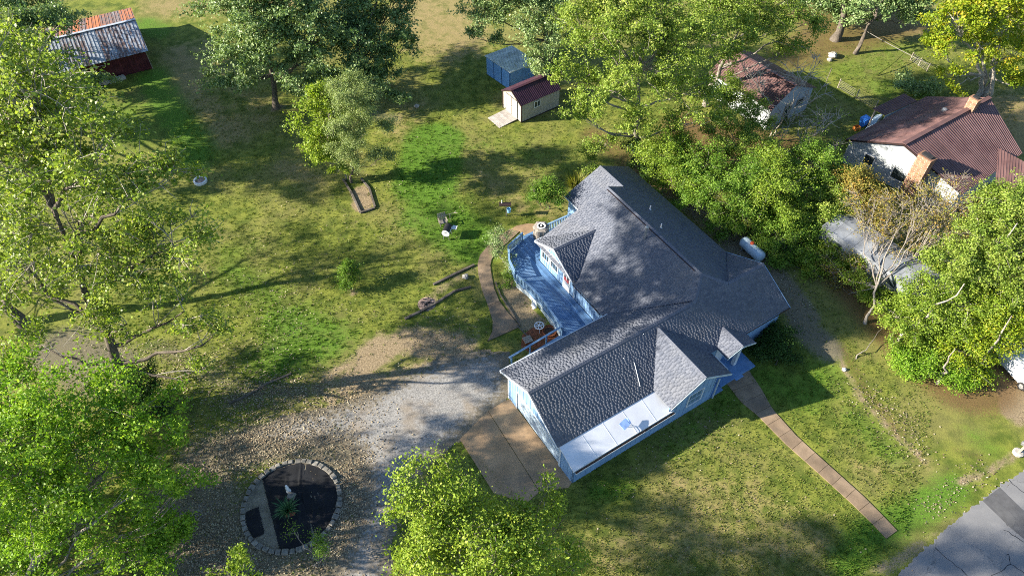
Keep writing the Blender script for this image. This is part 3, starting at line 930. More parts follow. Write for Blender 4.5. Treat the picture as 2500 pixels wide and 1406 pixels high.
b = MB(); b.slab([(4.30, .30, 2.52), (4.92, .42, 2.53), (4.84, .92, 2.72), (4.22, .80, 2.71)], .03); b.slab([(4.93, .44, 2.50), (5.06, .56, 2.56), (4.98, .86, 2.74), (4.86, .90, 2.70)], .03)
b.build('panel', simple('blue_grey_panel', (0.25, 0.38, 0.66), 0.5), sat)
b = MB(); b.tube([(4.6, .6, 2.25), (4.6, .6, 2.58)], .03, 6); b.build('mast', M['grey_metal'], sat)
b = MB(); b.tube([(4.9, .6, 2.30), (5.1, .4, 2.24), (5.1, .1, 2.13), (5.02, -.1, 2.06)], .012, 4); b.build('cable', M['grey_metal'], sat)

# walls
def wall(name, pts, t, n, mat='siding'):
    b = MB(); b.slab(pts, t, n); return b.build(name, M[mat], house)


bat = {}


def battens(w, p, q, zb, zt, step=.41, out=(0, 0)):
    """vertical battens along a wall foot line from p to q; zt may be a function of the position along the wall"""
    p, q = Vector((p[0], p[1], 0)), Vector((q[0], q[1], 0))
    L_ = (q - p).length; n = int(L_ / step)
    ang = math.atan2((q - p).y, (q - p).x)
    for i in range(n + 1):
        c = p + (q - p) * min((i + .25) / max(n, 1), 1)
        h = (zt(c) if callable(zt) else zt) - zb
        if h < .15: continue
        k = round(h, 2)
        if k not in bat:
            m = MB(); m.box((-.028, -.012, 0), (.028, .012, k)); bat[k] = m.mesh('batten', M['siding'])
        link('batten', bat[k], w, (c.x + out[0], c.y + out[1], zb), (0, 0, ang))


gz = lambda c: (FR(c.y) if c.y < 5.14 else BK(c.y)) - .16
w = wall('front_wall', [(0, 6.92, 0), (0, 7.9, 0), (0, 7.9, BK(7.9) - .12), (0, 6.92, BK(6.92) - .12)], .15, (-1, 0, 0)); battens(w, (0, 7.0), (0, 7.9), 0, gz, .3, (-.012, 0))
w = wall('front_wall', [(0, 1.45, 2.18), (0, 6.92, 2.18), (0, 6.92, BK(6.92) - .12), (0, 5.14, 4.43), (0, 1.45, FR(1.45) - .12)], .15, (-1, 0, 0)); battens(w, (0, 2.0), (0, 6.8), 2.3, gz, .41, (-.012, 0))
w = wall('front_wall', [(0, 0, 0), (0, 1.45, 0), (0, 1.45, 2.48), (0, 0, 1.88)], .12, (-1, 0, 0)); battens(w, (0, .1), (0, 1.4), 0, lambda c: 1.86 + c.y * .41, .4, (-.012, 0))
gd = empty('garage_door'); gd.parent = house
for i in range(4):
    b = MB(); b.box((.07, 1.58, .03 + i * .535), (.12, 6.8, .03 + i * .535 + .52))
    for k in range(6): b.box((.055, 1.72 + k * .86, .11 + i * .535), (.07, 2.42 + k * .86, .47 + i * .535))
    b.build('door_panel', M['gdoor'], gd)
b = MB(); b.box((-.03, 6.8, 0), (.16, 6.92, 2.3)); b.box((-.03, 1.46, 0), (.16, 1.58, 2.3)); b.box((-.03, 1.58, 2.18), (.0, 6.8, 2.3)); b.build('door_trim', M['trim'], house)
b = MB(); b.beam((-.24, 8.66, 2.60), (-.24, 5.14, 4.47), .03, .18); b.beam((-.24, 5.14, 4.47), (-.24, 1.55, 2.57), .03, .18); b.build('rake_board', M['trim'], house)
b = MB(); b.beam((-.24, 8.70, 2.63), (10.3, 8.70, 2.63), .06, .14); b.build('eave_fascia', M['trim'], house)
b = MB(); b.box((-.05, 7.86, 0), (.02, 7.94, 2.6)); b.box((-.05, 1.40, 0), (-.0, 1.46, 2.4)); b.build('corner_board', M['trim'], house)
w = wall('side_wall', [(0, 0, 0), (8.0, 0, 0), (8.0, 0, 1.9), (0, 0, 1.9)], .12, (0, -1, 0)); battens(w, (.15, 0), (7.8, 0), 0, 1.72, .41, (0, -.012))
w = wall('side_wall', [(8.0, 0, 0), (12.25, 0, 0), (12.25, 0, CG(12.25) - .14), (10.59, 0, 4.28), (8.0, 0, CG(8.0) - .14)], .12, (0, -1, 0)); battens(w, (8.2, 0), (12.2, 0), 0, lambda c: CG(c.x) - .16, .41, (0, -.012))
w = wall('side_wall', [(0, 7.9, 0), (9.2, 7.9, 0), (9.2, 7.9, 2.9), (0, 7.9, 2.9)], .12, (0, 1, 0)); battens(w, (.3, 7.9), (9.0, 7.9), 0, 2.85, .41, (0, .012))
w = wall('deck_wall', [(9.2, 8.0, .3), (9.2, 17.6, .3), (9.2, 17.6, GL(17.6) - .13), (9.2, 15.3, 3.95), (9.2, 12.75, GL(12.75) - .13), (9.2, 12.70, 2.52), (9.2, 8.0, 2.52)], .12, (-1, 0, 0))
battens(w, (9.2, 8.1), (9.2, 17.5), .62, lambda c: (GL(c.y) - .15) if c.y > 12.75 else 2.5, .31, (-.012, 0))
w = wall('end_wall', [(9.2, 17.6, .3), (14.4, 17.6, .3), (14.4, 17.6, ML(14.4) - .2), (9.2, 17.6, ML(9.2) - .15)], .12, (0, 1, 0)); battens(w, (9.3, 17.6), (14.3, 17.6), .6, 2.55, .41, (0, .012))
w = wall('back_wall', [(14.45, 17.6, .0), (14.45, 20.95, .0), (14.45, 20.95, 2.75), (14.45, 17.6, 2.75)], .12, (-1, 0, 0)); battens(w, (14.45, 17.7), (14.45, 20.9), 0, 2.7, .41, (-.012, 0))
wall('end_wall', [(14.45, 20.95, 0), (20.9, 20.95, 0), (20.9, 20.95, 2.8), (17.8, 20.95, 4.3), (14.45, 20.95, 2.75)], .12, (0, 1, 0))
wall('end_wall', [(11.5, 17.88, 3.5), (20.0, 17.88, 3.3), (16.02, 17.88, 5.15)], .08, (0, 1, 0))
w = wall('right_wall', [(20.9, 2.1, 0), (20.9, 20.95, 0), (20.9, 20.95, 2.85), (20.9, 8.4, 2.85), (20.9, 5.14, 4.42), (20.9, 2.1, FR(2.1) - .13)], .12, (1, 0, 0))
w = wall('porch_wall', [(12.3, 2.1, 0), (20.9, 2.1, 0), (20.9, 2.1, 2.78), (12.3, 2.1, 2.78)], .12, (0, -1, 0)); battens(w, (16.8, 2.1), (20.8, 2.1), 0, 2.75, .41, (0, -.012))
wall('porch_wall', [(12.25, 0, 0), (12.25, 2.1, 0), (12.25, 2.1, 2.9), (12.25, 0, 2.9)], .12, (1, 0, 0))
b = MB(); b.beam((21.28, 1.74, FR(1.78) - .06), (21.28, 5.14, 4.48), .03, .16); b.beam((21.28, 5.14, 4.48), (21.28, 8.66, BK(8.66) - .06), .03, .16); b.build('rake_board', M['siding'], house)
b = MB(); b.beam((16.7, 1.74, FR(1.78) - .08), (21.28, 1.74, FR(1.78) - .08), .04, .10); b.build('eave_fascia', M['shed_trim'], house)
b = MB(); b.beam((8.87, 9.0, 2.50), (8.87, 12.7, 2.50), .04, .09); b.build('eave_fascia', M['shed_trim'], house)
b = MB(); b.beam((8.84, 12.70, GL(12.72) - .08), (8.84, 15.3, 4.02), .03, .15); b.beam((8.84, 15.3, 4.02), (8.84, 17.95, GL(17.93) - .08), .03, .15); b.build('rake_board', M['trim'], house)
b = MB(); b.beam((8.84, 17.97, GL(17.93) - .04), (9.6, 17.97, GL(17.93) - .04), .05, .10); b.beam((14.1, 17.95, BL(14.14) - .06), (14.1, 21.19, BL(14.14) - .06), .05, .12); b.build('eave_fascia', M['trim'], house)
b = MB(); b.beam((7.84, -.26, CG(7.86) - .09), (10.59, -.26, 4.33), .03, .16); b.beam((10.59, -.26, 4.33), (13.46, -.26, CG(13.44) - .09), .03, .16); b.build('rake_board', M['skirt'], house)
b = MB(); b.beam((13.90, .72, PG(13.93) - .07), (15.28, .72, 3.29), .03, .13); b.beam((15.28, .72, 3.29), (16.73, .72, PG(16.7) - .07), .03, .13); b.build('rake_board', M['skirt'], house)
# porch
b = MB(); b.box((12.3, .0, -.02), (13.6, 2.1, .10)); b.box((13.6, .25, -.02), (17.1, 2.1, .16)); b.build('porch_floor', M['deck'], house)
b = MB(); b.box((15.0, .05, -.02), (15.75, .25, .08)); b.build('porch_step', M['deck'], house)
b = MB(); b.box((15.66, 1.12, .15), (15.94, 1.40, 2.75)); b.build('porch_pillar', M['trim'], house)
b = MB(); b.box((12.45, -.12, 0), (12.53, -.04, 2.55)); b.build('porch_post', M['skirt'], house)
b = MB(); b.box((13.95, .95, 2.5), (16.6, 1.07, 2.72)); b.build('porch_beam', M['siding'], house)
b = MB(); b.tube([(13.5, .2, 2.55), (13.5, 1.5, 2.55)], .05, 6); b.build('porch_gutter', M['trim'], house)
b = MB(); b.box((14.4, 2.06, .16), (15.3, 2.1, 2.2)); d_ = b.build('front_door', M['trim'], house)
b = MB(); b.box((15.18, 2.02, 1.1), (15.22, 2.06, 1.2)); b.build('handle', M['grey_metal'], d_)


def window(c, w, h, axis, out, mull=1, z0=None, frame=.09, glass='glass'):
    """axis 'u' or 'v': direction of the window's width; out: outward sign"""
    wn_ = empty('window'); wn_.parent = house
    def bx(a0, a1, z0, z1, d0, d1):
        if axis == 'v': return (min(c[0] + out * d0, c[0] + out * d1), c[1] + a0, z0), (max(c[0] + out * d0, c[0] + out * d1), c[1] + a1, z1)
        return (c[0] + a0, min(c[1] + out * d0, c[1] + out * d1), z0), (c[0] + a1, max(c[1] + out * d0, c[1] + out * d1), z1)
    b = MB(); H = w / 2; z0, z1 = c[2], c[2] + h
    b.box(*bx(-H - frame, -H, z0 - frame, z1 + frame, .0, .045)); b.box(*bx(H, H + frame, z0 - frame, z1 + frame, .0, .045)); b.box(*bx(-H, H, z0 - frame, z0, .0, .05)); b.box(*bx(-H, H, z1, z1 + frame, .0, .045))
    b.build('frame', M['trim'], wn_)
    b = MB(); b.box(*bx(-H, H, z0, z1, .004, .012)); b.build('pane', M[glass], wn_)
    b = MB()
    b.box(*bx(-H, H, (z0 + z1) / 2 - .02, (z0 + z1) / 2 + .02, .013, .03))
    if mull == 2: b.box(*bx(-.02, .02, z0, z1, .013, .03))
    b.build('sash_bar', M['trim'], wn_)
    return wn_


window((9.2, 16.75, 1.4), .95, 1.3, 'v', -1); window((9.2, 15.5, 1.4), .95, 1.3, 'v', -1)
window((9.2, 10.0, 1.95), .75, .38, 'v', -1, 2, frame=.05)
dd = empty('deck_door'); dd.parent = house
b = MB(); b.box((9.13, 13.25, .62), (9.2, 14.2, 2.75)); b.build('door_leaf', M['trim'], dd)
b = MB(); b.box((9.115, 13.40, 1.6), (9.13, 14.05, 2.55)); b.build('pane', M['glass'], dd)
b = MB(); b.box((9.10, 13.42, 1.62), (9.115, 14.03, 2.0)); b.build('curtain', M['curtain'], dd)
b = MB(); b.box((9.095, 13.70, 1.6), (9.114, 13.74, 2.55)); b.build('sash_bar', M['trim'], dd)
b = MB(); b.box((9.08, 13.30, 1.55), (9.13, 13.35, 1.65)); b.build('handle', M['grey_metal'], dd)
b = MB(); b.tube([(9.05, 12.55, .75), (9.05, 12.55, 2.35), (8.95, 12.6, 2.5)], .06, 8); b.build('downspout', M['trim'], house)
window((10.45, 0, 1.1), 1.25, 1.35, 'u', -1, glass='glass_sky')
window((5.4, 0, 1.18), 1.3, .38, 'u', -1, 2, frame=.06); window((1.75, 0, 1.18), 1.1, .38, 'u', -1, 2, frame=.06)
# roof pipes
b = MB(); b.tube([(15.05, 11.85, 4.7), (15.05, 11.85, 6.05)], .085, 10); b.tube([(15.05, 11.85, 6.05), (15.05, 11.85, 6.16), (15.05, 11.85, 6.28)], [.13, .16, .07], 10); b.build('flue_pipe', M['grey_metal'], house, smooth=False)
for u_, v_ in ((17.95, 14.6), (16.95, 12.15)):
    b = MB(); b.tube([(u_, v_, MR(u_) - .1), (u_, v_, MR(u_) + .42)], .05, 8); b.tube([(u_, v_, MR(u_)), (u_, v_, MR(u_) + .06)], [.12, .06], 8); b.build('vent_pipe', M['white_paint'], house)
b = MB(); b.tube([(7.6, 3.6, FR(3.6) + .03), (7.1, 2.2, FR(2.2) + .03)], .02, 4); b.build('roof_cable', M['trim'], house)

# ------------------------------------------------------------------ deck
deck = empty('wooden_deck', (HX, HY, 0), HA, 'blue painted wooden deck with slatted railing along the house', 'deck')
DZ = .60
dpoly = [(10.2, 6.3), (10.2, 9.12), (17.72, 9.12), (17.72, 14.3), (20.1, 14.3), (20.12, 11.5), (20.55, 10.2), (20.3, 9.2), (19.7, 7.42), (18.2, 6.58), (16.5, 6.22), (15.2, 6.45), (13.6, 6.55)]   # (v,u)
u_ = 6.16
dm = {}
while u_ < 14.28:
    for (a, c) in spans(dpoly, u_ + .07):
        if c - a < .1: continue
        k = round(c - a, 1)
        if k not in dm:
            b = MB(); b.box((0, 0, -.04), (.126, k, 0)); dm[k] = b.mesh('deck_board', M['deck'])
        link('deck_board', dm[k], deck, (u_, a, DZ + rs.uniform(-.004, .004)))
    u_ += .142


def rail(pts, z=DZ, h=.9, gap=.16, caps_=True):
    P = [Vector((p[0], p[1], z)) for p in pts]
    for a, c in zip(P[:-1], P[1:]):
        b = MB(); b.beam(a + Vector((0, 0, h)), c + Vector((0, 0, h)), .15, .045); b.build('top_rail', M['deck_rail'], deck)
        b = MB(); b.beam(a + Vector((0, 0, .10)), c + Vector((0, 0, .10)), .05, .09); b.beam(a + Vector((0, 0, h - .07)), c + Vector((0, 0, h - .07)), .04, .08); b.build('bottom_rail', M['deck_rail'], deck)
        n = int((c - a).length / gap)
        ang = math.atan2((c - a).y, (c - a).x)
        for i in range(n):
            p = a + (c - a) * ((i + .5) / n)
            link('baluster', balm, deck, (p.x, p.y, z + .12), (0, 0, ang))
    for p in (P[0], P[-1]):
        b = MB(); b.box((p.x - .05, p.y - .05, 0), (p.x + .05, p.y + .05, z + h + .05)); b.build('post', M['deck_rail'], deck)


b = MB(); b.box((-.038, -.02, 0), (.038, .02, .72)); balm = b.mesh('baluster', M['deck_rail'])
rail([(6.28, 10.16), (6.58, 13.6), (6.45, 15.3), (6.24, 16.5)]); rail([(6.3, 17.0), (6.6, 18.3), (7.4, 19.72), (9.22, 20.35)]); rail([(11.5, 20.05), (14.2, 20.02)])
sk = [(6.26, 10.16), (6.56, 13.6), (6.43, 15.3), (6.20, 16.5), (6.56, 18.3), (7.38, 19.74), (9.2, 20.4)]
for a, c in zip(sk[:-1], sk[1:]):
    b = MB(); b.beam((a[0], a[1], .29), (c[0], c[1], .29), .04, .54); b.build('skirt_panel', M['skirt'], deck)
b = MB(); b.box((6.24, 10.14, .02), (9.1, 10.18, .55)); b.build('skirt_panel', M['skirt'], deck)
for i in range(2):
    b = MB(); b.box((9.5 - .0, 20.45 + i * .3, .40 - i * .2), (11.2, 20.75 + i * .3, .44 - i * .2)); b.build('step', M['deck'], deck)
# ramp along the garage wall
b = MB(); b.slab([(6.25, 9.0, .60), (6.25, 10.22, .60), (1.6, 10.22, .06), (1.6, 9.0, .06)], .06); b.build('ramp', M['deck_rail'], deck)
b = MB(); b.slab([(6.25, 8.98, .60), (9.1, 8.98, .60), (9.1, 10.19, .60), (6.25, 10.19, .60)], .05); b.build('landing', M['deck'], deck)
b = MB(); b.beam((6.3, 10.3, 1.5), (1.55, 10.34, .92), .16, .045); b.build('ramp_rail', M['deck_rail'], deck)
for u_, z in ((4.9, 1.31), (3.4, 1.12), (1.75, .92)):
    b = MB(); b.box((u_ - .05, 10.26, 0), (u_ + .05, 10.34, z)); b.build('post', M['deck_rail'], deck)

# ------------------------------------------------------------------ yard things near the house
def HP(u, v, z=0): return tuple(HM @ Vector((u, v, z)))


def rib_panel(name, p0, p1, q0, q1, mat, parent, nr=3, th=.03, lift=.035, rnd_tint=None):
    """one roof sheet: p0-p1 along the eave, q0-q1 along the ridge, ribs running up the slope"""
    p0, p1, q0, q1 = map(Vector, (p0, p1, q0, q1))
    n = (p1 - p0).cross(q0 - p0).normalized()
    if n.z < 0: n = -n
    b = MB(); b.slab([p0, p1, q1, q0], th)
    for i in range(nr):
        t = (i + .5) / nr
        a, c = p0.lerp(p1, t) + n * lift * .5, q0.lerp(q1, t) + n * lift * .5
        b.beam(a, c, .045, lift, n)
    o = b.build(name, mat, parent)
    if rnd_tint is not None:
        a = o.data.attributes.new('tint', 'FLOAT', 'FACE'); a.data.foreach_set('value', [rnd_tint] * len(o.data.polygons))
    return o


def roof_sheets(parent, e0, e1, r0, r1, n, mat, nr=3, tints=None, name='roof_sheet'):
    e0, e1, r0, r1 = map(Vector, (e0, e1, r0, r1))
    for i in range(n):
        a, c = i / n + .0015, (i + 1) / n - .0015
        rib_panel(name, e0.lerp(e1, a), e0.lerp(e1, c), r0.lerp(r1, a), r0.lerp(r1, c), mat, parent, nr, rnd_tint=(tints(i) if tints else None))


rr = random.Random(9)
# air conditioner beside the deck steps
ac = empty('air_conditioner', tuple(G(1322, 578)), 0, 'round weathered grey outdoor unit with ringed fan top by the deck steps', 'air conditioner')
ac.location = HP(10.75, 19.75, DZ); ac.scale = (1.22, 1.22, 1.22)
b = MB(); b.lathe([(.50, 0), (.56, .08), (.56, .95), (.60, 1.0), (.60, 1.08), (.45, 1.13)], 6); b.build('casing', M['acgrey'], ac)
b = MB(); b.lathe([(.30, 1.13), (.31, 1.19), (.22, 1.19), (.21, 1.135)], 20); b.build('fan_ring', M['white_paint'], ac)
b = MB(); b.lathe([(.21, 1.13), (.20, 1.15)], 16); b.build('fan_grille', M['black'], ac)
b = MB(); b.lathe([(.07, 1.15), (.07, 1.21), (.03, 1.23)], 10); b.build('fan_cap', M['white_paint'], ac)
for k in range(12):
    a = k * math.pi / 6 + .26
    b = MB(); b.beam((.53 * math.cos(a), .53 * math.sin(a), .08), (.53 * math.cos(a), .53 * math.sin(a), .95), .05, .03); b.build('slat', M['acgrey'], ac)

# barrel smoker
sm = empty('barrel_smoker', tuple(G(1093, 578)), R(78), 'black barrel smoker with white round end and side shelf on the lawn', 'smoker')
b = MB(); b.tube([(-.48, 0, .85), (.48, 0, .85)], .34, 20); b.build('drum', M['black'], sm)
b = MB(); b.tube([(-.50, 0, .85), (-.46, 0, .85)], .345, 20); b.build('end_plate', M['white_paint'], sm)
b = MB(); b.tube([(-.51, -.08, .98), (-.56, -.05, 1.02), (-.56, .05, 1.02), (-.51, .08, .98)], .018, 6); b.build('handle', M['black'], sm)
b = MB(); b.box((.15, -.78, .86), (.62, -.38, .90)); b.build('shelf', M['white_paint'], sm)
b = MB(); b.beam((-.45, -.36, .98), (.4, -.36, .98), .04, .04); b.build('rail', M['white_paint'], sm)
for x in (-.4, .4):
    for y in (-.2, .2):
        b = MB(); b.tube([(x, y, .65), (x * 1.05, y * 1.3, 0)], .025, 6); b.build('leg', M['grey_metal'], sm)
pl = empty('garden_chair', tuple(G(1082, 548)), R(20), 'weathered grey slatted chair with a pale seat beside the barrel smoker', 'chair')
b = MB()
for k in range(5): b.beam((-.32 + k * .16, .22, .35), (-.30 + k * .15, .42, 1.05), .11, .025)
b.build('backrest', M['postwood'], pl)
b = MB(); b.box((-.36, -.30, .36), (.36, .24, .40)); b.build('seat', M['stone'], pl)
for x in (-.3, .3):
    for y in (-.24, .24):
        b = MB(); b.box((x - .03, y - .03, 0), (x + .03, y + .03, .38)); b.build('leg', M['postwood'], pl)
    b = MB(); b.box((x * 1.15 - .05, -.3, .58), (x * 1.15 + .05, .3, .61)); b.box((x * 1.15 - .025, -.27, .38), (x * 1.15 + .025, -.22, .58)); b.build('armrest', M['postwood'], pl)
br = MB()
p = G(1085, 528)
for a, c in (((0, 0, .1), (.9, .25, .2)), ((.9, .25, .2), (1.2, .1, .3)), ((.5, .14, .15), (.55, -.5, .05)), ((.9, .25, .2), (1.05, .45, .25)), ((-.4, -.1, .05), (0, 0, .1))):
    br.tube([a, c], [.03, .015], 5)
tag(br.build('fallen_branch', M['bark_pale'], None, tuple(p)), 'pale forked fallen branch lying behind the barrel smoker', 'branch')

# bird feeder with bucket
bf = empty('bird_feeder', tuple(G(1236, 527)), 0, 'bird feeder post with dark roof and light blue bucket near the round shrub', 'bird feeder')
b = MB(); b.box((-.04, -.04, 0), (.04, .04, 1.35)); b.build('post', M['postwood'], bf)
b = MB(); b.slab([(-.62, -.22, 1.42), (.42, -.22, 1.42), (.42, .20, 1.46), (-.62, .20, 1.46)], .05); b.build('roof', M['shed_trim'], bf)
b = MB(); b.lathe([(.05, 1.46), (.03, 1.6), (.06, 1.75), (.0, 1.82)], 8, (-.38, .1, 0)); b.build('finial', M['white_paint'], bf)
b = MB(); b.lathe([(.16, .52), (.20, .92), (.17, .92), (.15, .60)], 14, (.24, -.05, 0)); b.build('bucket', M['light_blue'], bf)
# fire ring
fr = empty('fire_ring', tuple(G(490, 444)), 0, 'white rimmed round fire ring filled with brown ash on the lawn', 'fire ring')
b = MB(); b.lathe([(.62, 0), (.62, .24), (.48, .26), (.47, .02)], 28); b.build('rim', M['white_paint'], fr)
b = MB(); b.lathe([(.47, .02), (.47, .12), (.2, .15)], 20); b.build('ash_bed', M['ash'], fr)
# white round table and figurine by the ramp
wt = empty('garden_table', tuple(G(1316, 806)), R(15), 'white wrought-iron round table with open spokes beside the deck corner', 'table')
b = MB()
for k in range(24):
    a, c = k * math.pi / 12, (k + 1) * math.pi / 12
    b.beam((.36 * math.cos(a), .36 * math.sin(a), .6), (.36 * math.cos(c), .36 * math.sin(c), .6), .07, .05)
b.build('rim', M['white_paint'], wt)
for k in range(6):
    a = k * math.pi / 3
    b = MB(); b.beam((.06 * math.cos(a), .06 * math.sin(a), .6), (.34 * math.cos(a), .34 * math.sin(a), .6), .06, .03); b.build('spoke', M['white_paint'], wt)
b = MB(); b.lathe([(.09, .56), (.09, .64), (.05, .66)], 12); b.build('hub', M['white_paint'], wt)
for k in range(3):
    a = k * 2.094 + .4
    b = MB(); b.tube([(.3 * math.cos(a), .3 * math.sin(a), .6), (.16 * math.cos(a), .16 * math.sin(a), .3), (.32 * math.cos(a), .32 * math.sin(a), 0)], .022, 6); b.build('leg', M['white_paint'], wt)


def skin_body(name, pts, edges, radii, mat, parent, sub=2):
    me = bpy.data.meshes.new(name)
    me.from_pydata(pts, edges, [])
    o = link(name, me, parent)
    sk = o.modifiers.new('skin', 'SKIN')
    for v, r_ in zip(me.skin_vertices[0].data, radii): v.radius = (r_, r_) if np.isscalar(r_) else r_
    me.skin_vertices[0].data[0].use_root = True
    s = o.modifiers.new('sub', 'SUBSURF'); s.levels = sub; s.render_levels = sub
    me.materials.append(mat)
    return o


go = empty('goose_figurine', tuple(G(1303, 752)), R(120), 'white goose figurine standing in the bed against the deck skirt', 'figurine')
skin_body('body', [(0, 0, .28), (-.2, 0, .30), (-.36, 0, .38), (.14, 0, .34), (.22, 0, .50), (.24, 0, .66), (.32, 0, .70)], [(0, 1), (1, 2), (0, 3), (3, 4), (4, 5), (5, 6)], [.17, .15, .05, .12, .06, .06, .035], M['white_paint'], go)
b = MB(); b.lathe([(.12, 0), (.05, .08), (.05, .16)], 10); b.build('base', M['white_paint'], go)
b = MB(); b.lathe([(.02, 0), (.008, .09)], 6, (0, 0, 0)); o = b.build('beak', M['orange'], go, (.34, 0, .70), (0, R(90), 0))
# mulch, round planter and slatted box by the ramp
b = MB(); b.slab([tuple(G(*p, .02)) for p in [(1275, 818), (1300, 800), (1334, 797), (1364, 806), (1366, 822), (1342, 836), (1318, 850), (1296, 862), (1272, 846)]], .05)
b.build('mulch_bed', M['mulch'], kind='structure')
rp = empty('round_planter', tuple(G(1341, 811)), 0, 'low round terracotta planter with dark soil under the ramp rail', 'planter')
b = MB(); b.lathe([(.50, 0), (.58, .22), (.52, .23), (.50, .14)], 22); b.build('rim', M['terracotta'], rp)
b = MB(); b.lathe([(.50, .10), (.3, .17)], 18); b.build('soil', simple('dark_potting_soil', (0.05, 0.03, 0.02), 0.95), rp)
cb = empty('slatted_box', tuple(G(1288, 832)), R(25), 'small brown slatted box at the edge of the red mulch', 'box')
b = MB(); b.box((-.32, -.3, 0), (.32, .3, .2)); b.build('box_body', M['terracotta'], cb)
for k in range(4):
    b = MB(); b.box((-.34, -.31 + k * .16, .2), (.34, -.19 + k * .16, .23)); b.build('slat', M['postwood'], cb)


def timber(label, segs, w=.17, h=.16, z=0.0):
    t = empty('landscape_timber', tuple(G(*segs[0])), 0, label, 'timber', 'old landscape timbers edging beds in the lawn')
    o0 = G(*segs[0])
    for a, c in zip(segs[:-1], segs[1:]):
        A_, C_ = G(*a) - o0, G(*c) - o0
        b = MB(); b.beam((A_[0], A_[1], z + h / 2), (C_[0] * .985 + A_[0] * .015, C_[1] * .985 + A_[1] * .015, z + h / 2), w, h); b.build('beam', M['timber'], t)
    return t


timber('upper dark timber row running from the curved walk towards the lawn', [(1158, 648), (1115, 668), (1085, 683), (1058, 696)])
timber('lower and longer dark timber row ending by the ash pile', [(1150, 702), (1110, 712), (1070, 738), (1030, 760), (988, 780)])
timber('left timber row of the bed under the paired small trees', [(838, 440), (858, 472), (880, 520)])
timber('right timber row of the bed under the paired small trees', [(882, 438), (902, 462), (916, 508)])
timber('short cross timber closing the bed under the paired small trees', [(880, 521), (916, 509)])
timber('leaf-strewn timber row along the gravel edge right of the cottonwood', [(712, 912), (650, 938), (600, 968), (560, 985)], .14, .10)
timber('thin timber row between the curved walk and the planting bed', [(1210, 690), (1222, 722), (1246, 758), (1270, 796)], .09, .12)
timber('short timber from the walk end towards the mulch bed', [(1262, 795), (1292, 826)], .09, .10)
b = MB()
for k in range(26):
    a = rr.uniform(0, 6.28); d = rr.uniform(0, .55)
    b.beam((d * math.cos(a), d * math.sin(a), .03 + rr.uniform(0, .1)), (d * math.cos(a) + rr.uniform(-.3, .3), d * math.sin(a) + rr.uniform(-.3, .3), .03 + rr.uniform(0, .16)), rr.uniform(.03, .09), rr.uniform(.03, .07))
ap = empty('ash_pile', tuple(G(1042, 742)), 0, 'small burnt pile of ash and charred sticks beside the longer timber row', 'ash pile')
b.build('charred_sticks', M['black'], ap)
b = MB(); b.lathe([(.75, 0), (.55, .05), (.2, .09)], 14); b.build('ash_bed', M['ash'], ap)


def rock(label, p, s, group=None, cat='rock', mat=None, sq=.65, sd=0):
    r_ = np.random.default_rng(sd + int(p[0] * 7 + p[1]))
    n, m_ = 8, 5
    b = MB(); pr = []
    for i in range(m_ + 1):
        ph = math.pi * i / m_
        pr.append((math.sin(ph) * s + .001, (1 - math.cos(ph)) * .5 * s * 2 * sq))
    b.lathe(pr, n)
    b.v = [(x + r_.normal(0, s * .10), y + r_.normal(0, s * .10), max(z + r_.normal(0, s * .08) - s * .15, -.05)) for x, y, z in b.v]
    o = b.build('rock', mat or M['rock'], None, tuple(G(*p)), (0, 0, r_.uniform(0, 6)))
    return tag(o, label, cat, group)


RG = 'rocks lying along the foot of the barn'
for i, (p, s, lab) in enumerate([((249, 207), .30, 'leftmost small rock at the foot of the barn'), ((260, 205), .42, 'second rock from the left at the foot of the barn'), ((271, 203), .26, 'flat rock in the middle of the row at the barn'),
                                 ((279, 200), .28, 'small rock left of the pale pair at the barn'), ((289, 196), .36, 'tall pale rock of the pair at the barn foot'), ((300, 194), .40, 'rightmost pale rock at the foot of the barn')]):
    rock(lab, p, s, RG, sd=i)
rock('pale rock in the grass between the two timber rows', (1136, 678), .28)
rock('small white rock at the edge of the brown strip on the front lawn', (2060, 903), .16, mat=M['white_paint'])
rock('pale stone in the shade right of the dark oak', (1018, 262), .28)
# fountain grass
r0 = np.random.default_rng(4)
def grass_clump(name, label, cat, c, n, h, w, mat, sd, lean=.9, grp=None, broad=.035):
    r = np.random.default_rng(sd)
    a = r.uniform(0, 6.28, n); L_ = h * r.uniform(.6, 1.1, n); sp = r.uniform(.15, lean, n)
    d = np.stack([np.cos(a), np.sin(a)], 1)
    b0 = np.concatenate([d * r.uniform(0, w, (n, 1)), np.zeros((n, 1))], 1)
    P = []
    for t in (0, .4, .75, 1.0):
        rad = sp * L_ * t ** 1.3; z = L_ * (t - .42 * sp * t ** 2.4)
        P.append(b0 + np.stack([d[:, 0] * rad, d[:, 1] * rad, z], 1))
    s = np.stack([-d[:, 1], d[:, 0], np.zeros(n)], 1)
    V = []
    for p, k in zip(P, (1, 1, .7, .1)): V += [p - s * broad * k, p + s * broad * k]
    V = np.stack(V, 1).reshape(-1, 3)
    i = np.arange(n)[:, None] * 8
    F = np.concatenate([i + np.array([[0, 1, 3, 2]]), i + np.array([[2, 3, 5, 4]]), i + np.array([[4, 5, 7, 6]])])
    t = np.tile(r.random(n), 3)
    o = empty(name, tuple(c), 0, label, cat, grp)
    link('blades', mesh_np('blades', V, F, mat, {'tint': ('FACE', t)}), o)
    return o


grass_clump('ornamental_grass', 'arching yellow-green ornamental grass clump behind the far end of the house', 'grass clump', G(1408, 462), 420, 1.7, .45, L['grass'], 1)

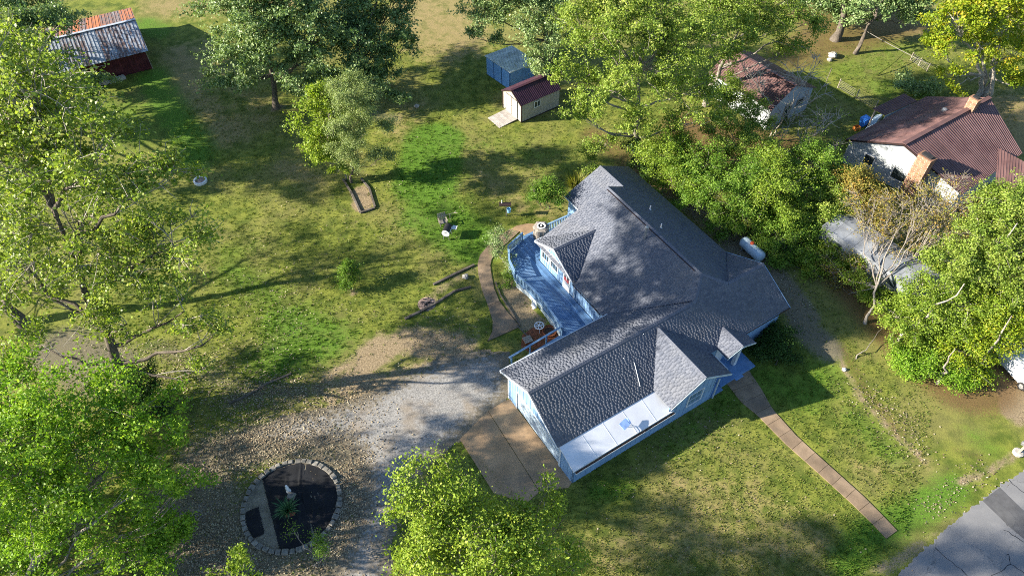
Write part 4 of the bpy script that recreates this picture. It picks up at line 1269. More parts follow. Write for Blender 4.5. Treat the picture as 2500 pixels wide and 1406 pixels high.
# ------------------------------------------------------------------ ring bed
RC = (G(592, 1245) + G(830, 1215)) / 2
RC = np.array([-14.42, 19.95, 0]); RRD = 3.12
bed = empty('ring_bed', tuple(RC), 0, 'round garden bed ringed with pale cut stones beside the gravel drive', 'garden bed')
b = MB(); b.lathe([(RRD + .02, -.02), (RRD - .02, .05), (.02, .07)], 48); b.build('bed_soil', M['soil'], bed)
ns = 46
stm = []
for k in range(5):
    b = MB(); r_ = random.Random(k)
    j = lambda: r_.uniform(-.02, .02)
    hx_, hy_, hz_ = .19, .16, .20
    v = []
    for (sx, sy) in ((-1, -1), (1, -1), (1, 1), (-1, 1)): v.append((sx * hx_ + j(), sy * hy_ + j(), -.03))
    for (sx, sy) in ((-1, -1), (1, -1), (1, 1), (-1, 1)): v.append((sx * hx_ * 1.0 + j(), sy * hy_ + j(), hz_ * .75 + j()))
    for (sx, sy) in ((-1, -1), (1, -1), (1, 1), (-1, 1)): v.append((sx * hx_ * .82 + j(), sy * hy_ * .78 + j(), hz_ + j()))
    b.add(v, [(0, 1, 5, 4), (1, 2, 6, 5), (2, 3, 7, 6), (3, 0, 4, 7), (4, 5, 9, 8), (5, 6, 10, 9), (6, 7, 11, 10), (7, 4, 8, 11), (8, 9, 10, 11)])
    stm.append(b.mesh('stone', M['stone']))
for i in range(ns):
    a = 2 * math.pi * i / ns + rr.uniform(-.012, .012)
    o = link('stone', stm[i % 5], bed, (RRD * math.cos(a), RRD * math.sin(a), rr.uniform(-.02, .02)), (rr.uniform(-.06, .06), rr.uniform(-.06, .06), a + math.pi / 2 + rr.uniform(-.08, .08)))
    o.scale = (rr.uniform(.82, 1.04), rr.uniform(.75, 1.15), rr.uniform(.7, 1.2))


def cloth(name, px, z, label, sd, folds):
    pts = [G(*p) for p in px]
    pl = np.array(pts)[:, :2]
    x0, y0 = pl.min(0); x1, y1 = pl.max(0)
    V, F = grid(np.arange(x0, x1 + .1, .07), np.arange(y0, y1 + .1, .07), z)
    ok = inside(V[:, :2], [tuple(p) for p in pl]) & (np.hypot(V[:, 0] - RC[0], V[:, 1] - RC[1]) < RRD - .14)
    F = F[ok[F].all(1)]
    u, inv = np.unique(F, return_inverse=True)
    V = V[u]; r = np.random.default_rng(sd)
    for _ in range(folds):
        a = r.normal(1.75, .25); c = V[:, :2].mean(0) + r.normal(0, .8, 2)
        dd_ = (V[:, 0] - c[0]) * math.sin(a) - (V[:, 1] - c[1]) * math.cos(a)
        ll = np.abs((V[:, 0] - c[0]) * math.cos(a) + (V[:, 1] - c[1]) * math.sin(a))
        V[:, 2] += .045 * np.exp(-(dd_ / .06) ** 2) * np.clip(1.3 - ll / r.uniform(.8, 2.0), 0, 1)
    V[:, 2] += .012 * wob3(V, sd)
    return tag(link(name, mesh_np(name, V, inv.reshape(F.shape), M['fabric'], smooth=True)), label, 'ground cloth', 'black ground cloth pieces laid in the ring bed')


def wob3(V, sd):
    r = np.random.default_rng(sd); s = np.zeros(len(V))
    for k in range(6):
        d = r.normal(0, 2.2, 2); s += np.sin(V[:, 0] * d[0] + V[:, 1] * d[1] + r.uniform(0, 6))
    return s / 2.5


cloth('ground_cloth', [(639, 1168), (660, 1150), (700, 1130), (745, 1126), (745, 1180), (760, 1280), (766, 1330), (740, 1352), (682, 1344)], .085, 'widest black cloth strip in the ring bed, under the spiky plant', 3, 9)
cloth('ground_cloth', [(748, 1126), (800, 1140), (835, 1190), (836, 1230), (815, 1290), (772, 1330), (768, 1310), (735, 1210)], .078, 'black cloth on the right side of the ring bed next to the gap', 5, 9)
cloth('ground_cloth', [(590, 1254), (633, 1236), (648, 1300), (645, 1306), (615, 1318), (586, 1300)], .085, 'small separate black cloth piece at the left of the ring bed', 6, 3)
grass_clump('yucca_plant', 'spiky dark green plant in the middle of the ring bed', 'plant', G(703, 1246, .1), 150, .85, .18, L['yucca'], 2, 1.25, broad=.028)
b = MB(); b.slab([tuple(G(*p, .11)) for p in [(690, 1248), (722, 1250), (716, 1258), (698, 1262)]], .02); tag(b.build('bark_chips', M['mulch']), 'patch of brown chips at the foot of the spiky plant', 'mulch', kind='stuff')
bl = MB(); bl.box((-.24, -.22, 0), (.24, .22, .22)); bl.box((-.20, -.18, .22), (.20, .18, .25))
o = bl.build('stone_block', M['stone'], None, tuple(G(712, 1212, .1)), (0, 0, R(-12))); tag(o, 'square pale stone block behind the spiky plant', 'block')
st = empty('garden_statue', tuple(G(705, 1199, .1)), 0, 'small white standing figure statue on the black cloth', 'statue')
b = MB(); b.lathe([(.17, 0), (.16, .10), (.12, .16), (.13, .30), (.10, .45), (.12, .58), (.06, .66), (.05, .70)], 12); b.build('robe', M['white_paint'], st, smooth=True)
b = MB(); b.lathe([(.03, .68), (.075, .74), (.08, .80), (.05, .87), (.0, .89)], 10); b.build('head', M['white_paint'], st, smooth=True)

# ------------------------------------------------------------------ mailbox at the road
mb = empty('mailbox', tuple(G(2484, 1106)), R(-38), 'grey mailbox on a short post in a round stone base by the road', 'mailbox')
b = MB(); b.box((-.06, -.06, 0), (.06, .06, 1.05)); b.build('post', M['postwood'], mb)
b = MB(); b.lathe([(.34, 0), (.36, .18), (.26, .22)], 12); b.build('base', M['rock'], mb)
b = MB(); b.box((-.30, -.11, 1.05), (.42, .11, 1.22)); b.tube([(-.30, 0, 1.22), (.42, 0, 1.22)], .11, 12); b.build('box', M['grey_metal'], mb)

# ------------------------------------------------------------------ two sheds
sb = empty('storage_shed', tuple(G(1272.6, 300)), 0, 'beige metal storage shed with maroon ribbed roof and white framed window', 'shed')
o0 = G(1272.6, 300); o1 = G(1228.5, 263)
fd = (o1 - o0); fw = np.linalg.norm(fd); fd = fd / fw
ld = np.array([-fd[1], fd[0], 0]); ld = ld if ld[0] > 0 else -ld
sb.rotation_euler = (0, 0, math.atan2(ld[1], ld[0]))      # local x along the length, y towards the left front corner
SW, SL, SHH, SP = fw, 4.9, 2.15, .85
def panelled(parent, p, q, z0, z1, out, mat, name='wall_panel', step=.3, t=.05):
    """a wall of upright panels with recessed joints; z1 number or function of t"""
    p, q = Vector((p[0], p[1], 0)), Vector((q[0], q[1], 0)); n = max(1, int((q - p).length / step)); o_ = Vector((out[0], out[1], 0))
    for i in range(n):
        a, c = p.lerp(q, i / n + .012 / max((q - p).length, .1)), p.lerp(q, (i + 1) / n - .002)
        za, zc = (z1(i / n), z1((i + 1) / n)) if callable(z1) else (z1, z1)
        b = MB(); b.slab([(a.x, a.y, z0), (c.x, c.y, z0), (c.x, c.y, zc), (a.x, a.y, za)], t, o_); b.build(name, M[mat], parent)
    b = MB(); mz = min(z1(0), z1(1), z1(.5)) if callable(z1) else z1
    b.slab([tuple(p - o_ * .02 + Vector((0, 0, z0))), tuple(q - o_ * .02 + Vector((0, 0, z0))), tuple(q - o_ * .02 + Vector((0, 0, mz))), tuple(p - o_ * .02 + Vector((0, 0, mz)))], .04, o_); b.build('wall_core', M[mat], parent)


gab = lambda W_, h_, pk: (lambda t: h_ + pk * (1 - abs(2 * t - 1)))
panelled(sb, (0, 0), (0, SW), .05, gab(SW, SHH, SP), (-1, 0), 'shed_beige')
panelled(sb, (0, 0), (SL, 0), .05, SHH, (0, -1), 'shed_beige', step=.4)
panelled(sb, (SL, 0), (SL, SW), .05, gab(SW, SHH, SP), (1, 0), 'shed_beige', step=.5)
panelled(sb, (0, SW), (SL, SW), .05, SHH, (0, 1), 'shed_beige', step=.5)
roof_sheets(sb, (-.1, -.12, SHH - .03), (SL + .1, -.12, SHH - .03), (-.1, SW / 2, SHH + SP + .05), (SL + .1, SW / 2, SHH + SP + .05), 6, M['maroon'], 4)
roof_sheets(sb, (-.1, SW + .12, SHH - .03), (SL + .1, SW + .12, SHH - .03), (-.1, SW / 2, SHH + SP + .05), (SL + .1, SW / 2, SHH + SP + .05), 6, M['maroon'], 4)
b = MB(); b.beam((-.1, SW / 2, SHH + SP + .08), (SL + .1, SW / 2, SHH + SP + .08), .3, .04); b.build('ridge_cap', M['maroon'], sb)
for (x, y) in ((0, 0), (0, SW)):
    b = MB(); b.box((x - .05, y - .05, 0), (x + .05, y + .05, SHH)); b.build('corner_trim', M['shed_trim'], sb)
b = MB(); b.beam((-.14, -.12, SHH - .06), (-.14, SW / 2, SHH + SP + .0), .04, .13); b.beam((-.14, SW / 2, SHH + SP + .0), (-.14, SW + .12, SHH - .06), .04, .13); b.build('rake_trim', M['shed_trim'], sb)
b = MB(); b.box((-.02, -.06, 0), (SL, -.04, .09)); b.build('base_trim', M['shed_trim'], sb)
for k in range(2):
    y0 = SW * .5 - .95 + k * .96
    dl = MB(); dl.box((-.075, y0, .1), (-.02, y0 + .93, 2.2)); do = dl.build('door', M['shed_beige'], sb)
    b = MB(); b.box((-.085, y0 - .02, .08), (-.07, y0 + .01, 2.24)); b.box((-.085, y0 + .92, .08), (-.07, y0 + .95, 2.24)); b.box((-.085, y0, 2.2), (-.07, y0 + .93, 2.24)); b.build('door_edge', M['shed_trim'], do)
    b = MB(); b.box((-.11, y0 + (.82 if k == 0 else .05), 1.05), (-.075, y0 + (.87 if k == 0 else .10), 1.2)); b.build('handle', M['white_paint'], do)
swn = empty('window'); swn.parent = sb
b = MB(); b.box((1.55, -.09, 1.15), (2.35, -.05, 1.22)); b.box((1.55, -.09, 1.83), (2.35, -.05, 1.9)); b.box((1.55, -.09, 1.22), (1.62, -.05, 1.83)); b.box((2.28, -.09, 1.22), (2.35, -.05, 1.83)); b.box((1.92, -.09, 1.22), (1.98, -.05, 1.83)); b.build('frame', M['white_paint'], swn)
for x in (1.62, 1.98):
    b = MB(); b.box((x, -.07, 1.22), (x + .30, -.055, 1.83)); b.build('pane', M['glass'], swn)
rm = empty('shed_ramp', tuple(o0), sb.rotation_euler.z, 'grey plank ramp leading up to the doors of the beige shed', 'ramp')
for k in range(14):
    x0 = -2.35 + k * .165
    b = MB(); z = .03 + (x0 + 2.35) / 2.3 * .14
    b.slab([(x0, SW * .5 - 1.05, z), (x0 + .15, SW * .5 - 1.05, z + .01), (x0 + .15, SW * .5 + 1.05, z + .01), (x0, SW * .5 + 1.05, z)], .04); b.build('plank', M['ramp_wood'], rm)
b = MB(); b.box((-2.3, SW * .5 - 1.0, 0), (-.05, SW * .5 - .95, .03)); b.box((-2.3, SW * .5 + .95, 0), (-.05, SW * .5 + 1.0, .03)); b.build('bearer', M['timber'], rm)

sa = empty('storage_shed', tuple(G(1246, 217)), 0, 'blue panelled lean-to shed with pale metal roof under the dark tree', 'shed')
a0, a1 = G(1246, 220), G(1189, 181)
fd = a1 - a0; AW = np.linalg.norm(fd); fd /= AW
ld = np.array([-fd[1], fd[0], 0]); ld = ld if ld[0] > 0 else -ld
sa.location = tuple(a0); sa.rotation_euler = (0, 0, math.atan2(ld[1], ld[0]))
AL, AH = 3.4, 2.0
panelled(sa, (0, 0), (0, AW), 0, 2.15, (-1, 0), 'shed_blue', step=1.2)
panelled(sa, (0, 0), (AL, 0), 0, lambda t: 2.15 - .25 * t, (0, -1), 'shed_blue', step=1.2)
panelled(sa, (AL, 0), (AL, AW), 0, 1.9, (1, 0), 'shed_blue', step=1.2); panelled(sa, (0, AW), (AL, AW), 0, 1.9, (0, 1), 'shed_blue', step=1.2)
roof_sheets(sa, (-.15, -.15, 2.22), (-.15, AW + .2, 2.22), (AL + .35, -.15, 1.95), (AL + .35, AW + .2, 1.95), 8, M['shed_roof'], 3)
for k in range(3):
    b = MB(); b.box((-.075, k * AW / 3 + .1, .05), (-.05, (k + 1) * AW / 3 - .06, 2.08)); b.build('door_panel', M['shed_blue'], sa)

# ------------------------------------------------------------------ old red barn
barn = empty('red_barn', (-40.17, 70.95, 0), R(-151.4), 'old dark red board barn with rusted sheet metal roof', 'barn')
# local x runs along the near wall, local -y into the depth of the barn
BW, BLn, BE, BR, BY = 9.6, 9.4, 2.55, 3.95, -3.75       # depth, length, eave height, ridge height, ridge line


def btop(y): return BE + (BR - BE) * (y / BY if y > BY else (-BW - y) / (-BW - BY)) - .12


def bwall(p, q, out):
    p, q = Vector((p[0], p[1], 0)), Vector((q[0], q[1], 0)); n = int((q - p).length / .27)
    for i in range(n):
        a, c = p.lerp(q, i / n), p.lerp(q, (i + .94) / n)
        b = MB(); zb = rr.uniform(-.02, .12)
        b.slab([(a.x, a.y, zb), (c.x, c.y, zb), (c.x, c.y, btop(c.y)), (a.x, a.y, btop(a.y))], .035 + rr.uniform(0, .015), Vector((out[0], out[1], 0))); b.build('board', M['barn_wood'], barn)


bwall((0, 0), (BLn, 0), (0, 1)); bwall((0, 0), (0, -BW), (-1, 0)); bwall((BLn, 0), (BLn, -BW), (1, 0)); bwall((0, -BW), (BLn, -BW), (0, -1))
b = MB(); b.box((.05, -BW + .05, 0), (BLn - .05, -.06, BE - .2)); b.build('dark_interior', M['dark'], barn)
b = MB(); b.box((-.09, -.1, 0), (.0, .06, BE - .1)); b.build('corner_board', M['barn_trim'], barn)
rt = random.Random(5)
tn = [rt.random() for _ in range(40)]
roof_sheets(barn, (-.35, .5, BE - .17), (BLn + .3, .5, BE - .17), (-.35, BY, BR + .06), (BLn + .3, BY, BR + .06), 14, M['rust'], 2, lambda i: .15 + .35 * tn[i])  # lower tint: less rust, and this slope's blue-grey shade painted in
roof_sheets(barn, (-.35, -BW - .4, BE - .1), (BLn + .3, -BW - .4, BE - .1), (-.35, BY, BR + .06), (BLn + .3, BY, BR + .06), 14, M['rust'], 2, lambda i: .55 + .45 * tn[i + 14])  # higher tint: more rust, and this slope's sunlit warmth painted in
b = MB(); b.beam((-.35, BY, BR + .09), (BLn + .3, BY, BR + .09), .35, .03); o = b.build('ridge_cap', M['rust'], barn)
a = o.data.attributes.new('tint', 'FLOAT', 'FACE'); a.data.foreach_set('value', [.2] * len(o.data.polygons))

# ------------------------------------------------------------------ neighbour's red-roofed house
nb = empty('neighbour_house', (0, 0, 0), 0, 'pale house with faded red ribbed metal roof and two brick chimneys', 'house')
EZ, RZ = 2.7, 4.9
pk0 = G(2206, 352, RZ); pk1 = G(2417, 238, RZ)
el = G(2064, 341, EZ); er = G(2350, 474, EZ)
rd_ = pk1 - pk0; rl = np.linalg.norm(rd_); rdn = rd_ / rl
el2 = el + rdn * rl * 1.0; er2 = er + rdn * rl * 1.02
el2 = G(2262, 236, EZ); er2 = G(2497, 374, EZ)
roof_sheets(nb, tuple(el), tuple(el2), tuple(pk0), tuple(pk1), 11, M['redroof'], 4)
roof_sheets(nb, tuple(er), tuple(er2), tuple(pk0), tuple(pk1), 11, M['redroof'], 4)
b = MB(); b.beam(tuple(pk0 + [0, 0, .05]), tuple(pk1 + [0, 0, .05]), .4, .05); b.build('ridge_cap', M['redroof'], nb)
wi = .35
gl, gr, gp = el + (pk0 - el) * .06 + rdn * wi, er + (pk0 - er) * .06 + rdn * wi, pk0 + rdn * wi
b = MB(); nrm_ = -rdn
b.slab([(gl[0], gl[1], 0), (gr[0], gr[1], 0), (gr[0], gr[1], EZ + .05), (gp[0], gp[1], RZ - .12), (gl[0], gl[1], EZ + .05)], .15, tuple(nrm_)); b.build('gable_wall', M['stucco'], nb)
for A_, B_, ou in ((gl, el2 + (pk1 - el2) * .06, -1), (gr, er2 + (pk1 - er2) * .06, 1)):
    dv = B_ - A_; nn_ = np.array([dv[1], -dv[0], 0]); nn_ /= np.linalg.norm(nn_); nn_ = nn_ if (nn_ @ (gr - gl)) * ou > 0 else -nn_
    b = MB(); b.slab([(A_[0], A_[1], 0), (B_[0], B_[1], 0), (B_[0], B_[1], EZ), (A_[0], A_[1], EZ)], .15, tuple(nn_)); b.build('side_wall', M['stucco'], nb)
b = MB(); b.beam(tuple(el - rdn * .02 - [0, 0, .06]), tuple(pk0 - rdn * .02 - [0, 0, .06]), .04, .16); b.beam(tuple(pk0 - rdn * .02 - [0, 0, .06]), tuple(er - rdn * .02 - [0, 0, .06]), .04, .16); b.build('rake_board', M['shed_trim'], nb)
gx = (gr - gl) / np.linalg.norm(gr - gl); gw = np.linalg.norm(gr - gl)
for t, w_, z0, z1 in ((.22, 1.0, 1.0, 2.1), (.52, 1.6, .9, 2.5), (.40, .7, 2.5, 3.4)):
    c = (gl + gx * gw * t) * [1, 1, 0] - rdn * .03
    wnd = empty('window'); wnd.parent = nb
    b = MB(); b.beam((c - gx * w_ / 2 + [0, 0, z0])[:3], (c - gx * w_ / 2 + [0, 0, z1])[:3], .1, .08, tuple(rdn)); b.beam((c + gx * w_ / 2 + [0, 0, z0])[:3], (c + gx * w_ / 2 + [0, 0, z1])[:3], .1, .08, tuple(rdn)); b.beam((c - gx * w_ / 2 + [0, 0, z0])[:3], (c + gx * w_ / 2 + [0, 0, z0])[:3], .08, .1); b.beam((c - gx * w_ / 2 + [0, 0, z1])[:3], (c + gx * w_ / 2 + [0, 0, z1])[:3], .08, .1); b.build('frame', M['white_paint'], wnd)
    b = MB(); b.slab([tuple(c - gx * w_ / 2 + [0, 0, z0]), tuple(c + gx * w_ / 2 + [0, 0, z0]), tuple(c + gx * w_ / 2 + [0, 0, z1]), tuple(c - gx * w_ / 2 + [0, 0, z1])], .02, tuple(-rdn)); b.build('pane', M['glass'], wnd)
# side wings
w0, w1, w2, w3 = G(2434, 359, 2.9), G(2520, 470, 2.5), G(2590, 420, 2.5), G(2500, 320, 2.9)
w0, w3 = G(2434, 359, 3.1), G(2560, 290, 3.1); w1, w2 = G(2445, 470, 2.4), G(2590, 400, 2.4)
roof_sheets(nb, tuple(G(2430, 452, 2.35)), tuple(G(2620, 560, 2.35)), tuple(G(2434, 359, 3.3)), tuple(G(2640, 470, 3.3)), 7, M['redroof'], 4)
b = MB(); b.slab([tuple(G(2436, 448, 0)), tuple(G(2616, 552, 0)), tuple(G(2616, 552, 2.3)), tuple(G(2436, 448, 2.3))], .1); b.build('wing_wall', M['stucco'], nb)
roof_sheets(nb, tuple(G(2130, 266, 2.3)), tuple(G(2160, 282, 2.3)), tuple(G(2207, 229, 2.75)), tuple(G(2240, 247, 2.75)), 2, M['redroof'], 4)
b = MB(); b.slab([tuple(G(2160, 283, 2.2)), tuple(G(2240, 248, 2.6)), tuple(G(2240, 248, 0) * [1, 1, 0]), tuple(G(2160, 283, 2.2) * [1, 1, 0])], .08); b.build('wing_wall', M['stucco'], nb)
for sx in (0, 1):
    b = MB(); p = G(2138 + 90 * sx, 268 - 22 * sx, 2.3); b.box((p[0] - .06, p[1] - .06, 0), (p[0] + .06, p[1] + .06, 2.25)); b.build('porch_post', M['postwood'], nb)


def chimney(c, ax, w, d, z0, z1, lab):
    ch = empty('chimney'); ch.parent = nb; ch.location = tuple(c); ch.rotation_euler = (0, 0, ax); ch['label'] = lab
    b = MB(); b.box((-w / 2 + .012, -d / 2 + .012, z0), (w / 2 - .012, d / 2 - .012, z1)); b.build('mortar_core', M['mortar'], ch)
    z = max(z0, 0); k = 0; hgt = .155
    bm_ = {}
    while z < z1 - .05:
        for side in range(4):
            ln = w if side % 2 == 0 else d; n = max(1, round(ln / .42))
            for i in range(n):
                bw = ln / n; x = -ln / 2 + (i + .5) * bw + ((k % 2) * .5 - .25) * bw * .5
                x = max(-ln / 2 + bw * .4, min(ln / 2 - bw * .4, x))
                key = (round(bw, 2))
                if key not in bm_:
                    q = MB(); q.box((-bw * .42, -.012, 0), (bw * .42, .012, hgt * .86)); bm_[key] = q.mesh('brick', M['brick'])
                ang = side * math.pi / 2
                off_ = (d if side % 2 == 0 else w) / 2
                px_, py_ = x * math.cos(ang) + off_ * math.sin(ang), x * math.sin(ang) - off_ * math.cos(ang)
                link('brick', bm_[key], ch, (px_, py_, z), (0, 0, ang))
        z += hgt; k += 1
    b = MB(); b.box((-w / 2 - .05, -d / 2 - .05, z1), (w / 2 + .05, d / 2 + .05, z1 + .10)); b.build('cap', M['brick'], ch)
    b = MB(); b.box((-w / 2 + .15, -d / 2 + .15, z1 + .10), (w / 2 - .15, d / 2 - .15, z1 + .24)); b.build('flue', M['dark'], ch)


ang_r = math.atan2(rdn[1], rdn[0])
chimney(G(2206, 488), ang_r, .8, 1.25, 0, 5.0, 'tall orange brick chimney standing against the gable')
chimney(pk0 + rdn * rl * .76 * 1.0 + np.array([0, 0, -pk0[2]]), ang_r, .6, .85, 4.4, 5.9, 'short orange brick chimney on the ridge')
b = MB(); p = G(2306, 269, 4.3); b.lathe([(.26, -.1), (.24, .1), (.12, .2), (.0, .22)], 12, tuple(p)); b.build('roof_vent', M['grey_metal'], nb)

# outbuilding with red roof
ob = empty('outbuilding', (0, 0, 0), 0, 'small pale outbuilding with faded red metal roof under the walnut trees', 'outbuilding')
q0, q1 = G(1940, 208, 4.3), G(1800, 128, 4.3)
e0, e1 = G(1868, 318, 0), G(1966, 268, 0)
dv = (e1 - e0) / np.linalg.norm(e1 - e0); rv = (q1 - q0) / np.linalg.norm(q1 - q0)
ea, eb = e0 + np.array([0, 0, 2.6]) - dv * .35, e1 + np.array([0, 0, 2.6]) + dv * .35
ln_ = 8.2
roof_sheets(ob, tuple(ea - rv * .2), tuple(ea + rv * ln_), tuple(q0 - rv * .2), tuple(q0 + rv * ln_), 8, M['redroof'], 4)
roof_sheets(ob, tuple(eb - rv * .2), tuple(eb + rv * ln_), tuple(q0 - rv * .2), tuple(q0 + rv * ln_), 8, M['redroof'], 4)
b = MB(); b.beam(tuple(q0 - rv * .2 + [0, 0, .06]), tuple(q0 + rv * ln_ + [0, 0, .06]), .3, .04); b.build('ridge_cap', M['redroof'], ob)
b = MB(); b.slab([tuple(e0), tuple(e1), tuple(e1 + [0, 0, 2.65]), (q0[0], q0[1], 4.2), tuple(e0 + [0, 0, 2.65])], .15, tuple(-rv)); b.build('gable_wall', M['stucco'], ob)
for A_, sg in ((e0, -1), (e1, 1)):
    B_ = A_ + rv * (ln_ - .2); b = MB(); b.slab([tuple(A_), tuple(B_), tuple(B_ + [0, 0, 2.6]), tuple(A_ + [0, 0, 2.6])], .15, tuple(dv * sg)); b.build('side_wall', M['stucco'], ob)
ow = np.linalg.norm(e1 - e0)
for t, w_, z0, z1, nm in ((.45, .95, 0, 2.05, 'door'), (.74, .9, 1.2, 2.0, 'window')):
    c = e0 + dv * ow * t - rv * .02
    b = MB(); b.slab([tuple(c - dv * w_ / 2 + [0, 0, z0]), tuple(c + dv * w_ / 2 + [0, 0, z0]), tuple(c + dv * w_ / 2 + [0, 0, z1]), tuple(c - dv * w_ / 2 + [0, 0, z1])], .03, tuple(-rv)); od = b.build(nm, M['glass'], ob)
    b = MB()
    for s_ in (-1, 1): b.beam(tuple(c + dv * s_ * w_ / 2 - rv * .02 + [0, 0, z0]), tuple(c + dv * s_ * w_ / 2 - rv * .02 + [0, 0, z1]), .08, .08, tuple(rv))
    b.beam(tuple(c - dv * w_ / 2 - rv * .02 + [0, 0, z1]), tuple(c + dv * w_ / 2 - rv * .02 + [0, 0, z1]), .08, .08); b.build('frame', M['postwood'], od)

# things between the neighbour's buildings
bn = empty('wheelie_bin', tuple(G(2105, 308)), R(-60), 'bright blue wheelie bin beside the red roofed house', 'bin')
b = MB(); b.slab([(-.34, -.38, .9), (.34, -.38, .9), (.34, .38, .9), (-.34, .38, .9)], .02); v = [(-.24, -.28, .08), (.24, -.28, .08), (.24, .28, .08), (-.24, .28, .08), (-.34, -.38, .9), (.34, -.38, .9), (.34, .38, .9), (-.34, .38, .9)]
b.add(v, [(0, 3, 2, 1), (0, 1, 5, 4), (1, 2, 6, 5), (2, 3, 7, 6), (3, 0, 4, 7)]); b.build('body', M['plastic_blue'], bn)
b = MB(); b.slab([(-.36, -.40, .99), (.36, -.40, .99), (.36, .42, 1.05), (-.36, .42, 1.05)], .05); b.build('lid', M['plastic_blue'], bn)
for x in (-.26, .26):
    b = MB(); b.tube([(x - .03, .30, .11), (x + .03, .30, .11)], .11, 10); b.build('wheel', M['tyre'], bn)
b = MB(); b.tube([(-.25, .46, .98), (.25, .46, .98)], .02, 6); b.build('handle', M['black'], bn)
cr = empty('orange_crate', tuple(G(2090, 316)), R(20), 'orange crate on the ground in front of the blue bin', 'crate')
for s_ in ((-.3, -.25, -.27, .25), (.27, -.25, .3, .25), (-.27, -.25, .27, -.22), (-.27, .22, .27, .25)):
    b = MB(); b.box((s_[0], s_[1], .03), (s_[2], s_[3], .36)); b.build('side_panel', M['orange'], cr)
b = MB(); b.box((-.3, -.25, 0), (.3, .25, .03)); b.build('base', M['orange'], cr)
tp = MB(); pts = [G(*p) for p in [(2100, 345), (2118, 322), (2132, 300), (2144, 288)]]
for i, p in enumerate(pts[:-1]):
    q = pts[i + 1]; n_ = np.array([q[1] - p[1], p[0] - q[0], 0]); n_ /= np.linalg.norm(n_)
    tp.add([tuple(p - n_ * .3 + [0, 0, .25]), tuple(p + n_ * .3 + [0, 0, .55]), tuple(q + n_ * .3 + [0, 0, .65]), tuple(q - n_ * .3 + [0, 0, .2]), tuple(p - n_ * .35), tuple(p + n_ * .35), tuple(q + n_ * .35), tuple(q - n_ * .35)], [(0, 1, 2, 3), (0, 3, 7, 4), (1, 5, 6, 2), (0, 4, 5, 1), (3, 2, 6, 7)])
tag(tp.build('tarpaulin', M['tank']), 'crumpled grey tarpaulin between blue bin and red roof', 'tarpaulin')
dw = MB(); pa_, pb_ = G(2098, 95, 0) + [0, 0, 1.2], G(2320, 224, 0) + [0, 0, 1.8]
dw.tube([tuple(pa_ * (1 - t) + pb_ * t - np.array([0, 0, .9 * t * (1 - t)])) for t in np.linspace(0, 1, 10)], .035, 5)
tag(dw.build('cable', M['wire']), 'pale cable strung from the leaning oak to the autumn maple', 'cable')
fl = MB(); f0 = G(2206, 142)
fl.tube([tuple(G(2140, 186) + [0, 0, .1]), tuple(G(2168, 172) + [0, 0, .5]), tuple(G(2190, 156) + [0, 0, .8]), tuple(G(2206, 140) + [0, 0, .8])], [.06, .06, .05, .03], 6)
tag(fl.build('bent_pole', L['grass']), 'long bent yellow-green pole arching over the shaded lawn', 'pole')


def slat_fence(label, p, q, h, n):
    f = empty('wire_fence', tuple(G(*p)), 0, label, 'fence', 'low strand fences behind the red roofed house')
    A_, B_ = Vector((0, 0, 0)), Vector(tuple(G(*q) - G(*p)))
    for k in range(n):
        b = MB(); z = h * (k + .6) / n; b.beam(A_ + Vector((0, 0, z)), B_ + Vector((0, 0, z)), .02, .02); b.build('strand', M['wire'], f)
    for t in (0, .5, 1):
        c = A_.lerp(B_, t); b = MB(); b.box((c.x - .04, c.y - .04, 0), (c.x + .04, c.y + .04, h + .1)); b.build('post', M['postwood'], f)


slat_fence('strand fence running down to the small porch roof, nearest of the fences', (2045, 215), (2135, 268), 1.0, 6)
slat_fence('strand fence further back beside the bent pole', (2222, 148), (2262, 175), .9, 6)
for p, lab in (((2017, 200), 'thin dark post in the shade behind the outbuilding'), ((1915, 560), None)):
    if lab:
        b = MB(); b.tube([(0, 0, 0), (.1, .1, 1.6)], .04, 6); tag(b.build('fence_post', M['timber'], None, tuple(G(*p))), lab, 'post')
rock('grey boulder in the shade behind the outbuilding', (2031, 140), .5, sd=3)
rock('small pale boulder just below the grey one behind the outbuilding', (2024, 149), .3, sd=4)
# propane tank
pt0, pt1 = G(1812, 585, .75), G(1862, 632, .75)
dt = (pt1 - pt0); Lt = np.linalg.norm(dt); an = math.atan2(dt[1], dt[0])
tk = empty('propane_tank', tuple((pt0 + pt1) / 2 * [1, 1, 0]), an, 'pale blue horizontal gas tank under the thicket behind the house', 'tank')
b = MB(); h_ = Lt / 2; b.tube([(-h_, 0, .75), (-h_ + .06, 0, .75), (-h_ + .25, 0, .75), (h_ - .25, 0, .75), (h_ - .06, 0, .75), (h_, 0, .75)], [.1, .34, .5, .5, .34, .1], 20); b.build('shell', M['tank'], tk, smooth=True)
b = MB(); b.lathe([(.17, 1.2), (.17, 1.36), (.1, 1.42)], 12, (-.2, 0, 0)); b.build('valve_dome', M['red_paint'], tk)
for x in (-h_ * .6, h_ * .6):
    b = MB(); b.box((x - .06, -.38, 0), (x + .06, .38, .36)); b.build('saddle', M['grey_metal'], tk)
